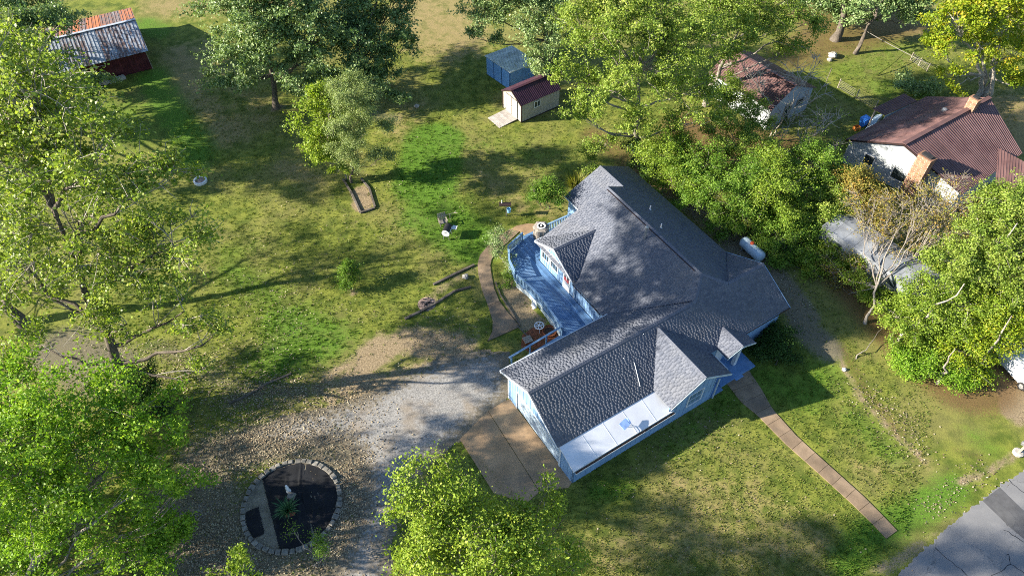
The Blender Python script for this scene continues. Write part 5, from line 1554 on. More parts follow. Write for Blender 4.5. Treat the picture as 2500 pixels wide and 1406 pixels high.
# long white trailer
t0, t1 = G(2062, 512, 2.9), G(2335, 690, 2.9)
dx = t1 - t0; TL = np.linalg.norm(dx); dx /= TL; dy = np.array([dx[1], -dx[0], 0]); TW = 2.9
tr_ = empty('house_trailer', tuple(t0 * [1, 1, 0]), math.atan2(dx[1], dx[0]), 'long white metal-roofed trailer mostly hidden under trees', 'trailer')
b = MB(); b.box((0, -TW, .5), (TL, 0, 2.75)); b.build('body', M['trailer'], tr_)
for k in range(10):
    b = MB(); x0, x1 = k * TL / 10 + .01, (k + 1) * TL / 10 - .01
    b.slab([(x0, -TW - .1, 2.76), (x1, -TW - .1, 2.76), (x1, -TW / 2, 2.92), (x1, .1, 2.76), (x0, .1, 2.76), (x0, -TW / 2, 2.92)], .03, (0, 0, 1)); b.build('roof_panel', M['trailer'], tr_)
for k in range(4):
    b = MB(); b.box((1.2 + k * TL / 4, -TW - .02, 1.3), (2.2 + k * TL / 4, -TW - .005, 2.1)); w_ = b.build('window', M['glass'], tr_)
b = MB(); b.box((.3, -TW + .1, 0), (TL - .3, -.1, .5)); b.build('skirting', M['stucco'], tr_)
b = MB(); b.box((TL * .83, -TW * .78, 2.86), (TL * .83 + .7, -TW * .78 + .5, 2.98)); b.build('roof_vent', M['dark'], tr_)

# parked car at the right edge
ca, cb_ = G(2430, 868), G(2500, 945)
cd = cb_ - ca; cd /= np.linalg.norm(cd)
car = empty('parked_car', tuple(G(2478, 905)), math.atan2(cd[1], cd[0]), 'silver-white car parked half under the yellowing tree at the right edge', 'car')
prof = [(-2.2, .35), (-2.25, .62), (-2.1, .88), (-1.6, .98), (-.9, 1.42), (.55, 1.46), (1.25, 1.02), (1.95, .90), (2.22, .72), (2.25, .40), (2.1, .26), (-2.1, .26)]
def carshell(pr, hw, inset):
    v = []; k = len(pr)
    for x, z in pr:
        w_ = hw - (inset if z > 1.05 else (0.05 if z > .9 or z < .3 else 0)); v.append((x, -w_, z))
    for x, z in pr:
        w_ = hw - (inset if z > 1.05 else (0.05 if z > .9 or z < .3 else 0)); v.append((x, w_, z))
    f = [tuple(range(k - 1, -1, -1)), tuple(range(k, 2 * k))] + [(i, (i + 1) % k, (i + 1) % k + k, i + k) for i in range(k)]
    return v, f
b = MB(); b.add(*carshell(prof, .88, .2)); b.build('body', M['car'], car)
for nm, pts in (('windscreen', [(.66, -.62, 1.415), (.66, .62, 1.415), (1.20, .74, 1.055), (1.20, -.74, 1.055)]), ('rear_window', [(-.98, -.62, 1.375), (-.98, .62, 1.375), (-1.5, .72, 1.055), (-1.5, -.72, 1.055)])):
    P_ = [Vector(p) for p in pts]; n_ = (P_[1] - P_[0]).cross(P_[2] - P_[0]).normalized(); n_ = n_ if n_.z > 0 else -n_
    b = MB(); b.slab([p + n_ * .012 for p in P_], .01, n_); b.build(nm, M['glass'], car)
for s_ in (-1, 1):
    b = MB(); b.slab([(-1.35, s_ * .80, 1.02), (1.05, s_ * .80, 1.02), (.5, s_ * .695, 1.38), (-.85, s_ * .695, 1.38)], .01, (0, s_, .2)); b.build('side_window', M['glass'], car)
    b = MB(); b.box((2.08, s_ * .62 - .17, .62), (2.235, s_ * .62 + .17, .78)); b.build('headlight', M['glass'], car)
    for x in (-1.35, 1.38):
        wh = empty('wheel'); wh.parent = car
        b = MB(); b.tube([(x, s_ * .70, .32), (x, s_ * .90, .32)], .32, 16); b.build('tyre', M['tyre'], wh)
        b = MB(); b.tube([(x, s_ * .89, .32), (x, s_ * .915, .32)], .2, 12); b.build('rim', M['grey_metal'], wh)

# ------------------------------------------------------------------ trees and plants
def unit(v): return v / np.maximum(np.linalg.norm(v, axis=-1, keepdims=True), 1e-9)


def wob(P, r, k=0.5):
    """cheap smooth pseudo-noise in [-1,1]"""
    s = np.zeros(len(P))
    for i in range(5):
        d = r.normal(0, 1, 3) * k * (1 + .55 * i)
        s += np.sin(P @ d + r.uniform(0, 6.28)) / (1 + .35 * i)
    return s / 2.2


def tubes(paths, radii, sides):
    """paths (n,k,3), radii (n,k) -> verts, quads"""
    paths = np.asarray(paths, float); radii = np.asarray(radii, float)
    n, k, _ = paths.shape
    d = np.empty_like(paths)
    d[:, 1:-1] = paths[:, 2:] - paths[:, :-2]; d[:, 0] = paths[:, 1] - paths[:, 0]; d[:, -1] = paths[:, -1] - paths[:, -2]
    d = unit(d)
    x = unit(np.cross(d, np.array([0.31, 0.17, 0.93]))); y = np.cross(d, x)
    a = np.arange(sides) * 2 * np.pi / sides
    V = paths[:, :, None] + radii[:, :, None, None] * (x[:, :, None] * np.cos(a)[:, None] + y[:, :, None] * np.sin(a)[:, None])
    idx = np.arange(n * k * sides).reshape(n, k, sides)
    q = np.stack([idx[:, :-1], np.roll(idx, -1, 2)[:, :-1], np.roll(idx, -1, 2)[:, 1:], idx[:, 1:]], -1).reshape(-1, 4)
    return V.reshape(-1, 3), q


def bez(a, c, b, k):
    t = np.linspace(0, 1, k)[None, :, None]
    return (1 - t) ** 2 * a[:, None] + 2 * t * (1 - t) * c[:, None] + t ** 2 * b[:, None]


def leaves(C, out, size, r, tint, wid=0.62, up=0.22, droop=0.15):
    n = len(C)
    nrm = unit(np.array([0, 0, up]) + out * 0.35 + r.normal(0, .62, (n, 3)))
    ax = unit(np.cross(nrm, r.normal(0, 1, (n, 3)))) - np.array([0, 0, droop])
    ax = unit(ax); sx = unit(np.cross(nrm, ax))
    s = (size * r.uniform(.65, 1.35, n))[:, None]
    V = np.stack([C - ax * s * .5, C - sx * s * wid * .5 + nrm * s * .10, C + ax * s * .5, C + sx * s * wid * .5 + nrm * s * .10], 1).reshape(-1, 3)
    return V, np.arange(4 * n).reshape(-1, 4), tint


NLEAF = [0]


def tree(name, label, cat, base, lobes, mat, bark, sd, tips=300, lpt=40, size=0.17, spread=0.26, tr=0.25, gap=-0.35, top=None, stems=1, group=None, twig=0.018, wid=0.62,
         bare=0.0, flat=0.55, fork=0.35, shell=0.5, tshift=0.0, droop=0.12, lean=None, crown_name='crown', tbark=None, tkeep=.45, clump=7, limb=.38, dens=1.12):
    """lobes: list of (centre xyz, radius or (rx,ry,rz), weight)"""
    r = np.random.default_rng(sd)
    if base is None:
        low = sorted(lobes, key=lambda l: l[0][2])[:3]
        base = np.mean([l[0] for l in low], 0)
    base = np.array([base[0], base[1], 0.0])
    C = np.array([l[0] for l in lobes]) - base
    RR = np.array([np.ones(3) * l[1] * np.array([1, 1, .85]) if np.isscalar(l[1]) else np.array(l[1], float) for l in lobes])
    W = np.array([(l[2] if len(l) > 2 else 1.0) for l in lobes]) * RR.prod(1) ** (2 / 3)
    cnt = np.maximum(6, (tips * dens * W / W.sum())).astype(int)
    # trunk
    ztop = C[:, 2].max() * 0.9 if top is None else top
    wc = (C * W[:, None]).sum(0) / W.sum()
    apex = np.array([wc[0] * .9, wc[1] * .9, ztop]) if lean is None else np.array([lean[0], lean[1], ztop])
    TV = []; TF = []; off = 0

    def addt(v, f):
        nonlocal off
        TV.append(v); TF.append(f + off); off += len(v)
    stem_paths = []
    for s in range(stems):
        a = 2 * np.pi * (s + r.random() * .6) / stems
        b0 = np.array([np.cos(a), np.sin(a), 0]) * (tr * 1.3 if stems > 1 else 0)
        ap = apex if stems == 1 else apex * np.array([1, 1, r.uniform(.75, 1.0)]) + np.array([np.cos(a), np.sin(a), 0]) * RR.max() * .55
        k = 9
        t = np.linspace(0, 1, k)
        p = b0 + (ap - b0) * t[:, None]
        p[:, :2] = b0[:2] + (ap - b0)[:2] * (t ** 1.5)[:, None]
        p[1:-1] += r.normal(0, .10 + tr * .35, (k - 2, 3)) * np.array([1, 1, .2])
        p[0, 2] = -0.15
        stem_paths.append(p)
        rad = tr * (1 - .80 * t) * (1.0 if stems == 1 else .75)
        rad[0] *= 1.35
        addt(*tubes(p[None], rad[None], 9))
    LP = []; LR = []; BP = []; BR = []; XP = []; XR = []
    LC = []; LO = []; LT = []
    for i in range(len(C)):
        c, R3, n = C[i], RR[i], cnt[i]
        sp = stem_paths[int(np.argmin([np.linalg.norm(p[-1, :2] - c[:2]) for p in stem_paths]))]
        hd = np.linalg.norm(c[:2])
        za = np.clip(c[2] - .55 * hd - .3, ztop * fork, ztop * .97)
        j = int(np.clip(np.searchsorted(sp[:, 2], za), 1, len(sp) - 1))
        u = np.clip((za - sp[j - 1, 2]) / max(sp[j, 2] - sp[j - 1, 2], 1e-6), 0, 1)
        att = sp[j - 1] * (1 - u) + sp[j] * u
        ctl = att * .5 + c * .5 + np.array([0, 0, -.10 * hd]) + r.normal(0, .25, 3) * (1 if hd > 1 else .3)
        lp = bez(att[None], ctl[None], c[None], 8)[0]
        lp[1:-1] += r.normal(0, .035 * np.linalg.norm(c - att) ** .7, (6, 3))
        lr = tr * limb * (1 - .75 * np.linspace(0, 1, 8)) * min(1, R3.max() / 3 + .35)
        LP.append(lp); LR.append(np.maximum(lr, .02))
        ncl = max(3, n // clump)
        d = unit(r.normal(0, 1, (ncl * 3, 3)))
        d[:, 2] = np.where(d[:, 2] < -.35, -d[:, 2] * .6, d[:, 2]); d = unit(d)
        rad = (1 - shell * r.random(ncl * 3) ** 1.4) * (1 + .28 * wob(d * 2.2 + i * 7.3, np.random.default_rng(sd * 31 + i), .9))
        cc = c + d * rad[:, None] * R3
        ok = (wob(cc + base, np.random.default_rng(sd * 17), 1.15) > gap) & (cc[:, 2] > .25)
        cc = cc[ok][:ncl]; d = d[ok][:ncl]
        if len(cc) < 1: continue
        nh = len(cc)
        w = np.repeat(np.arange(nh), max(2, n // nh))
        n = len(w)
        tip = cc[w] + r.normal(0, 1, (n, 3)) * (.17 * R3 + .12) * np.array([1, 1, .7]) + d[w] * .15
        tip[:, 2] = np.maximum(tip[:, 2], .12)
        d = unit(tip - c)
        hub = c + (cc - c) * .72 + r.normal(0, .10, (nh, 3))
        s0 = lp[r.integers(4, 8, nh)]
        mid = (s0 + hub) / 2 + r.normal(0, .12, (nh, 3)) * np.linalg.norm(hub - s0, axis=1)[:, None]
        BP.append(bez(s0, mid, hub, 4)); b0 = np.clip(lr[-1] * .8, .02, .09); BR.append(np.linspace(b0, max(b0 * .45, twig), 4)[None].repeat(nh, 0))
        h = hub[w]
        m2 = (h + tip) / 2 + r.normal(0, .13, (n, 3)) * np.linalg.norm(tip - h, axis=1)[:, None] + np.array([0, 0, .06])
        XP.append(bez(h, m2, tip, 3)); XR.append(np.linspace(twig, twig * .4, 3)[None].repeat(n, 0))
        if bare < 1:
            kk = n if bare == 0 else max(1, int(n * (1 - bare)))
            sel = r.permutation(n)[:kk]
            T = np.repeat(sel, lpt)
            t = r.uniform(.35, 1.08, len(T))[:, None]
            pc = (1 - t) ** 2 * h[T] + 2 * t * (1 - t) * m2[T] + t ** 2 * tip[T]
            pc = pc + r.normal(0, 1, (len(T), 3)) * spread * np.array([1, 1, flat])
            LC.append(pc); LO.append(d[T])
            ct = r.normal(.38 + tshift, .17, n)
            LT.append(np.clip(ct[T] + r.normal(0, .16, len(T)), 0, 1))
    addt(*tubes(np.array(LP), np.array(LR), 6))
    o = empty(name, tuple(base), 0, label, cat, group)
    link('trunk', mesh_np('trunk', np.concatenate(TV), np.concatenate(TF), tbark or bark, smooth=True), o)
    if BP:
        TV.clear(); TF.clear(); off = 0
        addt(*tubes(np.concatenate(BP), np.concatenate(BR), 4))
        XA, XB = np.concatenate(XP), np.concatenate(XR)
        if tkeep < 1:
            kk = r.random(len(XA)) < tkeep; XA, XB = XA[kk], XB[kk]
        addt(*tubes(XA, XB, 3))
        link('branches', mesh_np('branches', np.concatenate(TV), np.concatenate(TF), bark, smooth=True), o, kind='stuff')
    if LC:
        P = np.concatenate(LC); keep = P[:, 2] > .06; P = P[keep]
        V, F, T = leaves(P, np.concatenate(LO)[keep], size, r, np.concatenate(LT)[keep], wid=wid, droop=droop)
        NLEAF[0] += len(F)
        link(crown_name, mesh_np('crown', V, F, mat, {'tint': ('FACE', T)}), o)
    return o


def lob(*ls): return [(GY(a, b, Y), rr, *w) for (a, b, Y, rr, *w) in ls]


# --- left side
tree('cottonwood_tree', 'huge loose cottonwood with pale twigs leaning over the lawn at left', 'tree', G(352, 1005),
     lob((85, 225, 33, 3.5), (50, 400, 31, 4.3), (235, 385, 31, 3.5), (190, 540, 31, 4.3), (365, 450, 30, 2.4), (420, 590, 29.5, 2.8), (320, 640, 29, 3.2, .8), (70, 690, 30, 3.6, .7),
         (450, 760, 28, 2.6, .45), (310, 790, 28, 2.6, .5), (520, 820, 27.5, 2.0, .35), (90, 850, 29, 2.8, .3), (450, 930, 26.8, 2.2, .25), (0, 240, 35, 4.5), (-40, 560, 32, 4.5), (230, 700, 29, 2.6, .5)),
     L['cotton'], M['bark_pale'], 11, tips=1900, lpt=26, size=.19, spread=.22, tr=.42, gap=-.7, top=17, twig=.025, tkeep=.8, wid=.8, fork=.3, bare=.1, tbark=M['bark_dark'])
tree('cottonwood_tree', 'second cottonwood at the left edge behind the huge loose one', 'tree', G(60, 790),
     lob((-60, 500, 38.5, 4.4), (60, 560, 37.5, 3.0), (-100, 700, 37, 4), (80, 430, 38.5, 3.0), (-80, 320, 41, 4.8), (20, 660, 36.6, 2.6), (-160, 480, 40, 5)), L['cotton'], M['bark_pale'], 13, tbark=M['bark_dark'], tips=420, lpt=24, size=.205, spread=.24, tr=.42, bare=.35, gap=-.5, top=13, fork=.3)
tree('ivy_shrub', 'dark ivy clump round the foot of the big cottonwood', 'shrub', G(370, 1020), lob((360, 960, 27.2, (1.0, 1.0, 1.6)), (375, 1010, 26.6, (1.2, 1.1, .8)), (340, 920, 27.5, (.8, .8, 1.2))),
     L['ivy'], M['bark_dark'], 12, tips=260, lpt=34, size=.12, spread=.18, tr=.06, gap=-.9, top=1.5)
tree('maple_tree', 'dense bright green maple filling the lower left corner', 'tree', G(110, 1480),
     lob((150, 1010, 20, 3.5), (330, 1010, 20.2, 2.5), (60, 1150, 18.2, 4.0), (255, 1150, 17.8, 3.4), (395, 1120, 18.4, 1.8), (420, 1230, 17.6, 1.6), (150, 1310, 17, 3.8), (350, 1330, 16.6, 2.5), (445, 1310, 16.9, 1.0), (230, 1260, 17.2, 2.8), (60, 1260, 17.4, 3.2), (480, 1180, 18.6, .7), (-30, 1000, 20.6, 3.8), (-70, 1300, 18, 4), (250, 1420, 16, 3.0), (80, 1440, 16, 3.6), (420, 1320, 16.8, 1.2)),
     L['maple'], M['bark_grey'], 21, tips=2400, lpt=36, size=.175, spread=.20, tr=.34, gap=-1.3, top=7, tshift=.08, fork=.25)
tree('maple_tree', 'unseen maple added beyond the left edge to shade the front lawn', 'tree', (-40, 20),  # out of view; lobes set where their shadows reach ring bed and front lawn
     [((-37, 16, 6), 4.2), ((-42, 21, 8), 4.8), ((-37, 24, 5), 3.8), ((-45, 15, 7), 4.6), ((-39, 27, 7), 3.8), ((-38, 12, 20), 3.0), ((-34, 10.5, 18), 2.6), ((-37, 15, 13), 2.6), ((-44, 11, 17), 3), ((-36, 8.5, 22), 2.8), ((-30.5, 7.5, 19), 2.4), ((-42, 9.5, 26), 3.0), ((-33, 11, 22.5), 2.4), ((-33, 7, 16), 2.2), ((-45, 8, 24), 2.8), ((-28.5, 9.5, 17), 1.8), ((-35, 8.5, 26.5), 2.6), ((-31, 7, 25), 2.2), ((-40, 6.5, 28), 2.6), ((-33, 10.5, 27), 2)], L['maple'], M['bark_grey'], 22, tips=1050, lpt=24, size=.24, spread=.25, tr=.34, gap=-.5, top=18, fork=.2)
tree('front_maple_tree', 'airy yellow-green tree in front of the garage at the bottom edge', 'tree', (-0.6, 8.6),
     lob((1040, 1185, 12.6, 1.2), (1100, 1215, 12.3, 1.2), (975, 1230, 12.2, .7), (1165, 1275, 11.8, 1.5), (1220, 1320, 11.2, 1.6), (1330, 1225, 12.6, .8), (1375, 1265, 12.2, .6), (1085, 1310, 11, 1.6), (1020, 1340, 10.8, 1.1), (1300, 1340, 11, 1.7), (1400, 1390, 11, 1.3), (1190, 1400, 9.8, 2.0), (1290, 1290, 11.5, .9), (1000, 1400, 10.2, 1.1)),
     L['young'], M['bark_grey'], 31, tips=640, lpt=42, size=.125, spread=.20, tr=.24, gap=-.6, top=12, tshift=.12, fork=.4)
tree('sapling', 'thin bright sapling poking up at the bottom edge left of the ring bed', 'sapling', G(560, 1480), lob((585, 1350, 14.2, (.5, .5, 1.0)), (555, 1400, 13.9, (.7, .7, .8)), (610, 1400, 14, (.6, .6, .6))),
     L['young'], M['bark_grey'], 41, tips=46, lpt=34, size=.15, spread=.16, tr=.05, gap=-2, top=3.5)
tree('weed_sapling', 'wispy sparse sapling growing against the lower edge of the ring bed', 'sapling', G(775, 1385), lob((770, 1330, 16.5, (.8, .6, .8)), (800, 1350, 16.4, (.6, .6, .6)), (740, 1390, 15.9, (.5, .5, .5)), (720, 1300, 17.0, (.4, .4, .3))),
     L['hedge'], M['bark_grey'], 42, tips=60, lpt=22, size=.10, spread=.16, tr=.03, gap=-2, top=1.0)
tree('oak_tree', 'dark tree hiding the left end of the rusty barn', 'tree', G(90, 190), lob((50, 50, 67, 4.2), (125, 95, 65, 2.6), (40, 130, 63, 3.6), (-40, 60, 66, 4.5), (150, 40, 70, 1.8), (100, 10, 70, 4)),
     L['oak'], M['bark_dark'], 51, tips=620, lpt=34, size=.24, spread=.25, tr=.35, gap=-.8, top=8)
tree('locust_tree', 'soft light green tree at the left edge below the dark barn tree', 'tree', G(20, 330), lob((20, 130, 58, 3.6), (-40, 200, 56, 4), (60, 180, 57, 2.4), (-60, 120, 58, 4)),
     L['willow'], M['bark_grey'], 52, tips=420, lpt=44, size=.17, spread=.25, tr=.25, gap=-.9, top=8, tshift=.1)
tree('elm_tree', 'broad tree at the left edge, its crown laid out to shade the upper lawn', 'tree', (-52, 60), [((-47, 56, 7), 3.8), ((-52, 60, 9), 4.2), ((-48, 63, 6), 3.4), ((-45, 53, 9), 3.4), ((-50, 51, 10.5), 3.8), ((-43.5, 50, 6), 2.8), ((-55, 56, 11), 4), ((-47, 48, 11), 3.2), ((-52, 66, 7), 3.6)],  # lobes placed as shade casters for the upper left lawn
     L['hedge'], M['bark_dark'], 53, tips=1400, lpt=24, size=.24, spread=.25, tr=.4, gap=-.55, top=9)
tree('barn_shrub', 'low grey-green shrub at the near corner of the barn', 'shrub', G(235, 215), lob((240, 198, 66, (1.6, 1, .8)), (205, 205, 65, (1.6, 1, 1.0))), L['oak'], M['bark_dark'], 54, tips=110, lpt=30, size=.2, spread=.22, tr=.05, gap=-2, top=.6)
tree('brush_shrub', 'dark brush between the barn and the cottonwood', 'shrub', G(215, 270), lob((200, 255, 61, (2.2, 1.6, 1.6)), (160, 290, 59, (2.4, 1.8, 1.8)), (240, 300, 58.5, (1.3, 1, .9))), L['hedge'], M['bark_dark'], 55, tips=260, lpt=30, size=.2, spread=.20, tr=.06, gap=-2, top=1.0, tshift=-.1)
# --- centre back
tree('oak_tree', 'broad dark oak with its trunk showing left of the centre back lawn', 'tree', G(674, 264),
     lob((600, 40, 66, 3.6), (710, 50, 66, 3.2), (555, 130, 64, 2.6), (640, 130, 64, 2.8), (735, 160, 63.5, 2.6), (590, 195, 63, 2.1), (690, 0, 68, 4), (770, 90, 65, 3.0), (540, 190, 62.6, 1.5), (800, 130, 65, 2.4), (650, 80, 65, 3.2), (740, 215, 63, 1.6), (560, 0, 69, 3.6), (640, -60, 68, 4)),
     L['oak'], M['bark_dark'], 61, tips=1400, lpt=34, size=.24, spread=.25, tr=.36, gap=-1.1, top=8, fork=.42, tshift=.06)
tree('oak_tree', 'darker oak standing right behind the broad oak, foliage down to the grass', 'tree', G(880, 262),
     lob((870, 110, 66.5, 3.0), (940, 70, 68, 2.8), (930, 200, 64.8, 2.4), (860, 225, 64.5, 2.0), (960, 10, 70, 2.8), (890, 0, 70, 3.0), (985, 235, 64, 1.2), (800, 190, 66, 2.2), (985, 120, 68, 2.0), (830, 60, 69, 3), (900, 160, 66, 2.8), (930, -60, 70, 3)),
     L['oak'], M['bark_dark'], 62, tips=1200, lpt=34, size=.24, spread=.25, tr=.32, gap=-1.3, top=9, fork=.2, tshift=-.1)
tree('mulberry_tree', 'small yellow-green tree on the left of the paired trees by the timber bed', 'tree', G(842, 440),
     lob((780, 245, 53.2, 1.6), (770, 300, 52.8, 1.7), (775, 350, 52.4, 1.7), (800, 395, 51.8, 1.2), (805, 265, 53.2, 1.6), (800, 330, 52.6, 1.5), (825, 420, 51.8, .7)),
     L['young'], M['bark_grey'], 63, tips=420, lpt=32, size=.19, spread=.2, tr=.11, gap=-1.5, top=4, tshift=.12)
tree('pear_tree', 'small fine-leaved grey-green tree on the right of the paired trees', 'tree', G(858, 445),
     lob((845, 235, 50.8, 2.0), (885, 250, 50.8, 1.8), (850, 300, 50.3, 1.9), (895, 315, 50.4, 1.7), (885, 370, 50.3, 1.5), (925, 390, 50.6, 1.0), (845, 360, 50.3, 1.4)),
     L['willow'], M['bark_dark'], 64, tips=620, lpt=64, size=.11, spread=.20, tr=.12, gap=-1.5, top=6, tshift=.12, clump=14)
tree('hackberry_tree', 'dark tree overhanging the pale roof of the blue shed', 'tree', G(1345, 150),
     lob((1185, 40, 69, 2.5), (1280, 15, 70, 3.2), (1165, 95, 68.5, 1.3), (1225, 95, 69.4, 1.1), (1340, 90, 67, 3.0), (1330, 0, 70, 3.6), (1320, 150, 66, 1.8), (1220, -30, 70, 3)),
     L['oak'], M['bark_dark'], 65, tips=800, lpt=36, size=.21, spread=.25, tr=.33, gap=-.55, top=9, tshift=.15)
# --- large pale tree in the middle
tree('walnut_tree', 'largest pale yellow-green walnut with grey limbs beside the beige shed', 'tree', G(1552, 402),
     lob((1420, 80, 54.5, 3.2), (1530, 60, 55, 3.8), (1400, 210, 53.5, 2.2), (1480, 220, 53, 2.8), (1580, 170, 53, 3.6), (1660, 100, 55, 3.6), (1560, 310, 52.3, 2.4), (1430, 290, 52.6, 1.5), (1660, 230, 53.5, 3.0), (1690, 300, 53, 2.2), (1390, 275, 52.8, 1.2), (1600, 20, 57, 3.4), (1470, 0, 57, 3)),
     L['walnut'], M['bark_grey'], 71, tips=1350, lpt=34, size=.19, spread=.20, tr=.33, gap=-.35, top=11, twig=.024, fork=.3, tshift=.05)
tree('walnut_tree', 'second tall yellow-green walnut behind the outbuilding with bare grey twigs', 'tree', G(1722, 258),
     lob((1790, 40, 62.5, 3.4), (1870, 80, 62, 2.8), (1740, 130, 61, 2.8), (1900, 10, 65, 3.4), (1940, 120, 63, 1.8), (1820, -20, 65, 3.6), (1960, 60, 64.5, 2.0), (1720, 30, 64, 3), (1800, 150, 61.5, 1.8, .5), (1740, 220, 59, 2.2), (1770, 260, 57.6, 1.6, .8)),
     L['walnut'], M['bark_grey'], 72, tips=900, lpt=32, size=.2, spread=.25, tr=.3, gap=-.3, top=10, twig=.024, tshift=-.08)
tree('ivy_trunk_shrub', 'ivy-covered mass at the foot of the largest walnut', 'shrub', G(1562, 425), lob((1560, 395, 53, (.9, .9, 1.6)), (1580, 425, 52, (1.0, .9, .9)), (1545, 360, 53.5, (.7, .7, 1))), L['ivy'], M['bark_dark'], 73, tips=130, lpt=32, size=.15, spread=.2, tr=.06, gap=-2, top=1.5)
tree('sapling', 'pale bushy sapling just above the far corner of the blue house', 'sapling', G(1450, 425), lob((1450, 370, 53, (1.3, 1.1, 1.3)), (1440, 400, 52, (1.1, 1, .9)), (1480, 350, 53.6, (.8, .8, .8))), L['walnut'], M['bark_grey'], 74, tips=120, lpt=30, size=.15, spread=.2, tr=.05, gap=-.9, top=2.2, tshift=.1)
# --- back right
tree('oak_tree', 'dark ivy-clad oak with a thick trunk at the top edge, left of its neighbour', 'tree', G(2038, 98), lob((2030, 10, 80, 3.0), (1990, -10, 82, 3.5), (2060, 40, 79, 1.8), (2080, -20, 80, 3)), L['oak'], M['bark_dark'], 81, tips=420, lpt=34, size=.24, spread=.25, tr=.5, gap=-.7, top=8, fork=.5)
tree('oak_tree', 'dark leaning oak with slim ivy-covered trunk at the top right edge', 'tree', G(2088, 132), lob((2130, 15, 76, 2.6), (2180, 30, 76, 2.4), (2110, 60, 75, 1.4), (2220, 0, 78, 3), (2240, 40, 77, 1.6), (2150, -30, 78, 3)), L['oak'], M['bark_dark'], 82, tips=480, lpt=34, size=.24, spread=.25, tr=.25, gap=-.6, top=8, fork=.5)
tree('autumn_maple_tree', 'yellow-orange autumn maple with pale forked trunks at the top right corner', 'tree', G(2395, 236),
     lob((2330, 50, 64.5, 2.8), (2430, 30, 66, 3.2), (2290, 120, 64, 1.9), (2390, 110, 64.5, 2.4), (2480, 140, 65, 2.8), (2350, -20, 68, 3.5), (2310, 180, 63.6, 1.1), (2500, 40, 67, 3.5), (2480, 210, 64, 1.6), (2330, 210, 63.5, .8)),
     L['yellow'], M['bark_pale'], 83, tips=900, lpt=34, size=.23, spread=.25, tr=.34, gap=-.6, top=9, stems=4, fork=.3, tshift=-.02)
tree('garden_shrub', 'round green shrub on the lawn behind the red roofed house', 'shrub', G(2240, 222), lob((2220, 212, 66, (2.2, 1.0, .7)), (2260, 218, 66, (1.8, .9, .7)), (2205, 195, 68, (1.4, 1, .5))), L['oak'], M['bark_dark'], 84, tips=130, lpt=26, size=.2, spread=.22, tr=.05, gap=-1, top=.5, tshift=.1)
tree('dead_tree', 'bleached leafless tree arching over the gable of the outbuilding', 'tree', G(1880, 345), lob((1955, 190, 58, 2.2), (1990, 240, 57, 1.8), (1830, 200, 58, 2.2), (1850, 290, 56, 1.2), (1990, 160, 59, 1.2)), L['orange'], M['bark_pale'], 85, tkeep=1, tips=230, lpt=1, tr=.13, bare=1, gap=-2, top=5, twig=.03, stems=2)
tree('dead_tree', 'bleached nearly leafless boughs drooping between hedge and red roofed house', 'tree', G(1930, 430), lob((2010, 310, 54, 1.9), (2040, 360, 53, 1.2), (1960, 340, 54, 1.8), (1900, 370, 54, 1.5)), L['walnut'], M['bark_pale'], 86, tkeep=1, tips=190, lpt=12, tr=.11, bare=.8, gap=-2, top=3.6, twig=.03, size=.16)
# --- understorey between the houses
HG = 'broadleaf trees in the thicket between the houses'
hd = [('young leafy tree crowding the far corner of the blue house roof', (1625, 480), [(1620, 390, 51, 2.3), (1665, 430, 49.5, 2.0), (1595, 440, 50.5, 1.3), (1640, 350, 52, 1.8)], 'young'),
      ('fresh green tree of the thicket beside the brown strip behind the blue house', (1735, 550), [(1710, 410, 49.5, 2.5), (1750, 470, 47, 2.2), (1690, 480, 47.4, 1.6), (1770, 530, 45.5, 1.3), (1660, 490, 48.4, 1.0)], 'hedge'),
      ('tree in front of the outbuilding wall, leaves light green', (1800, 430), [(1780, 340, 53, 2.2), (1830, 370, 52, 2.0), (1760, 390, 52, 1.8), (1880, 390, 52, 1.4), (1775, 285, 54.6, 1.9), (1835, 325, 53.4, 1.3), (1820, 265, 56.5, 1.7), (1850, 300, 55.2, 1.4), (1775, 218, 59.5, 1.9)], 'walnut'),
      ('dark green tree in the middle of the thicket left of the sunlit one', (1815, 590), [(1800, 480, 46.4, 2.2), (1770, 560, 44.6, 1.3), (1830, 540, 45, 1.8), (1840, 430, 48, 2.0)], 'hedge'),
      ('sunlit tree in the middle of the thicket above the propane tank', (1895, 600), [(1890, 460, 46.6, 2.6), (1930, 520, 45.2, 2.1), (1860, 530, 45.6, 1.7), (1900, 400, 49, 1.8)], 'young'),
      ('tree at the grey gable corner of the red roofed house', (2010, 520), [(1990, 410, 50, 2.4), (2030, 450, 48.6, 1.9), (1960, 470, 48, 2.0)], 'hedge'),
      ('tree leaning over the propane tank from the right', (1945, 690), [(1915, 580, 43.4, 2.0), (1960, 620, 42.2, 2.0), (1890, 660, 41, 1.1), (1990, 560, 44, 1.9), (1865, 590, 43.4, .9)], 'hedge'),
      ('yellowish tree near the right eave corner of the blue house', (1985, 770), [(1960, 670, 41, 2.0), (2010, 640, 42, 2.2), (1980, 730, 39.2, 1.5), (2040, 690, 40, 1.7)], 'young'),
      ('tree with orange tinged leaves left of the white trailer roof', (2030, 650), [(2010, 530, 45, 2.0), (1985, 590, 44, 1.6), (2060, 500, 46, 1.9)], 'walnut')]
hd += [('low green tree hiding the near side of the white trailer', (2150, 800), [(2085, 660, 39.6, 1.5), (2130, 715, 37.8, 1.4), (2190, 770, 35.8, 1.3), (2110, 770, 36.6, 1.2), (2050, 600, 42.6, 1.5), (2110, 640, 41, 1.2), (2300, 665, 38.6, 1.5), (1862, 600, 43, .8)], 'young'),
       ('tree with few leaves below the left gable end of the red roofed house', (2120, 570), [(2085, 450, 47.6, 1.6), (2120, 490, 46, 1.5), (2090, 510, 45.6, 1.3), (2150, 530, 44.6, 1.0)], 'orange')]
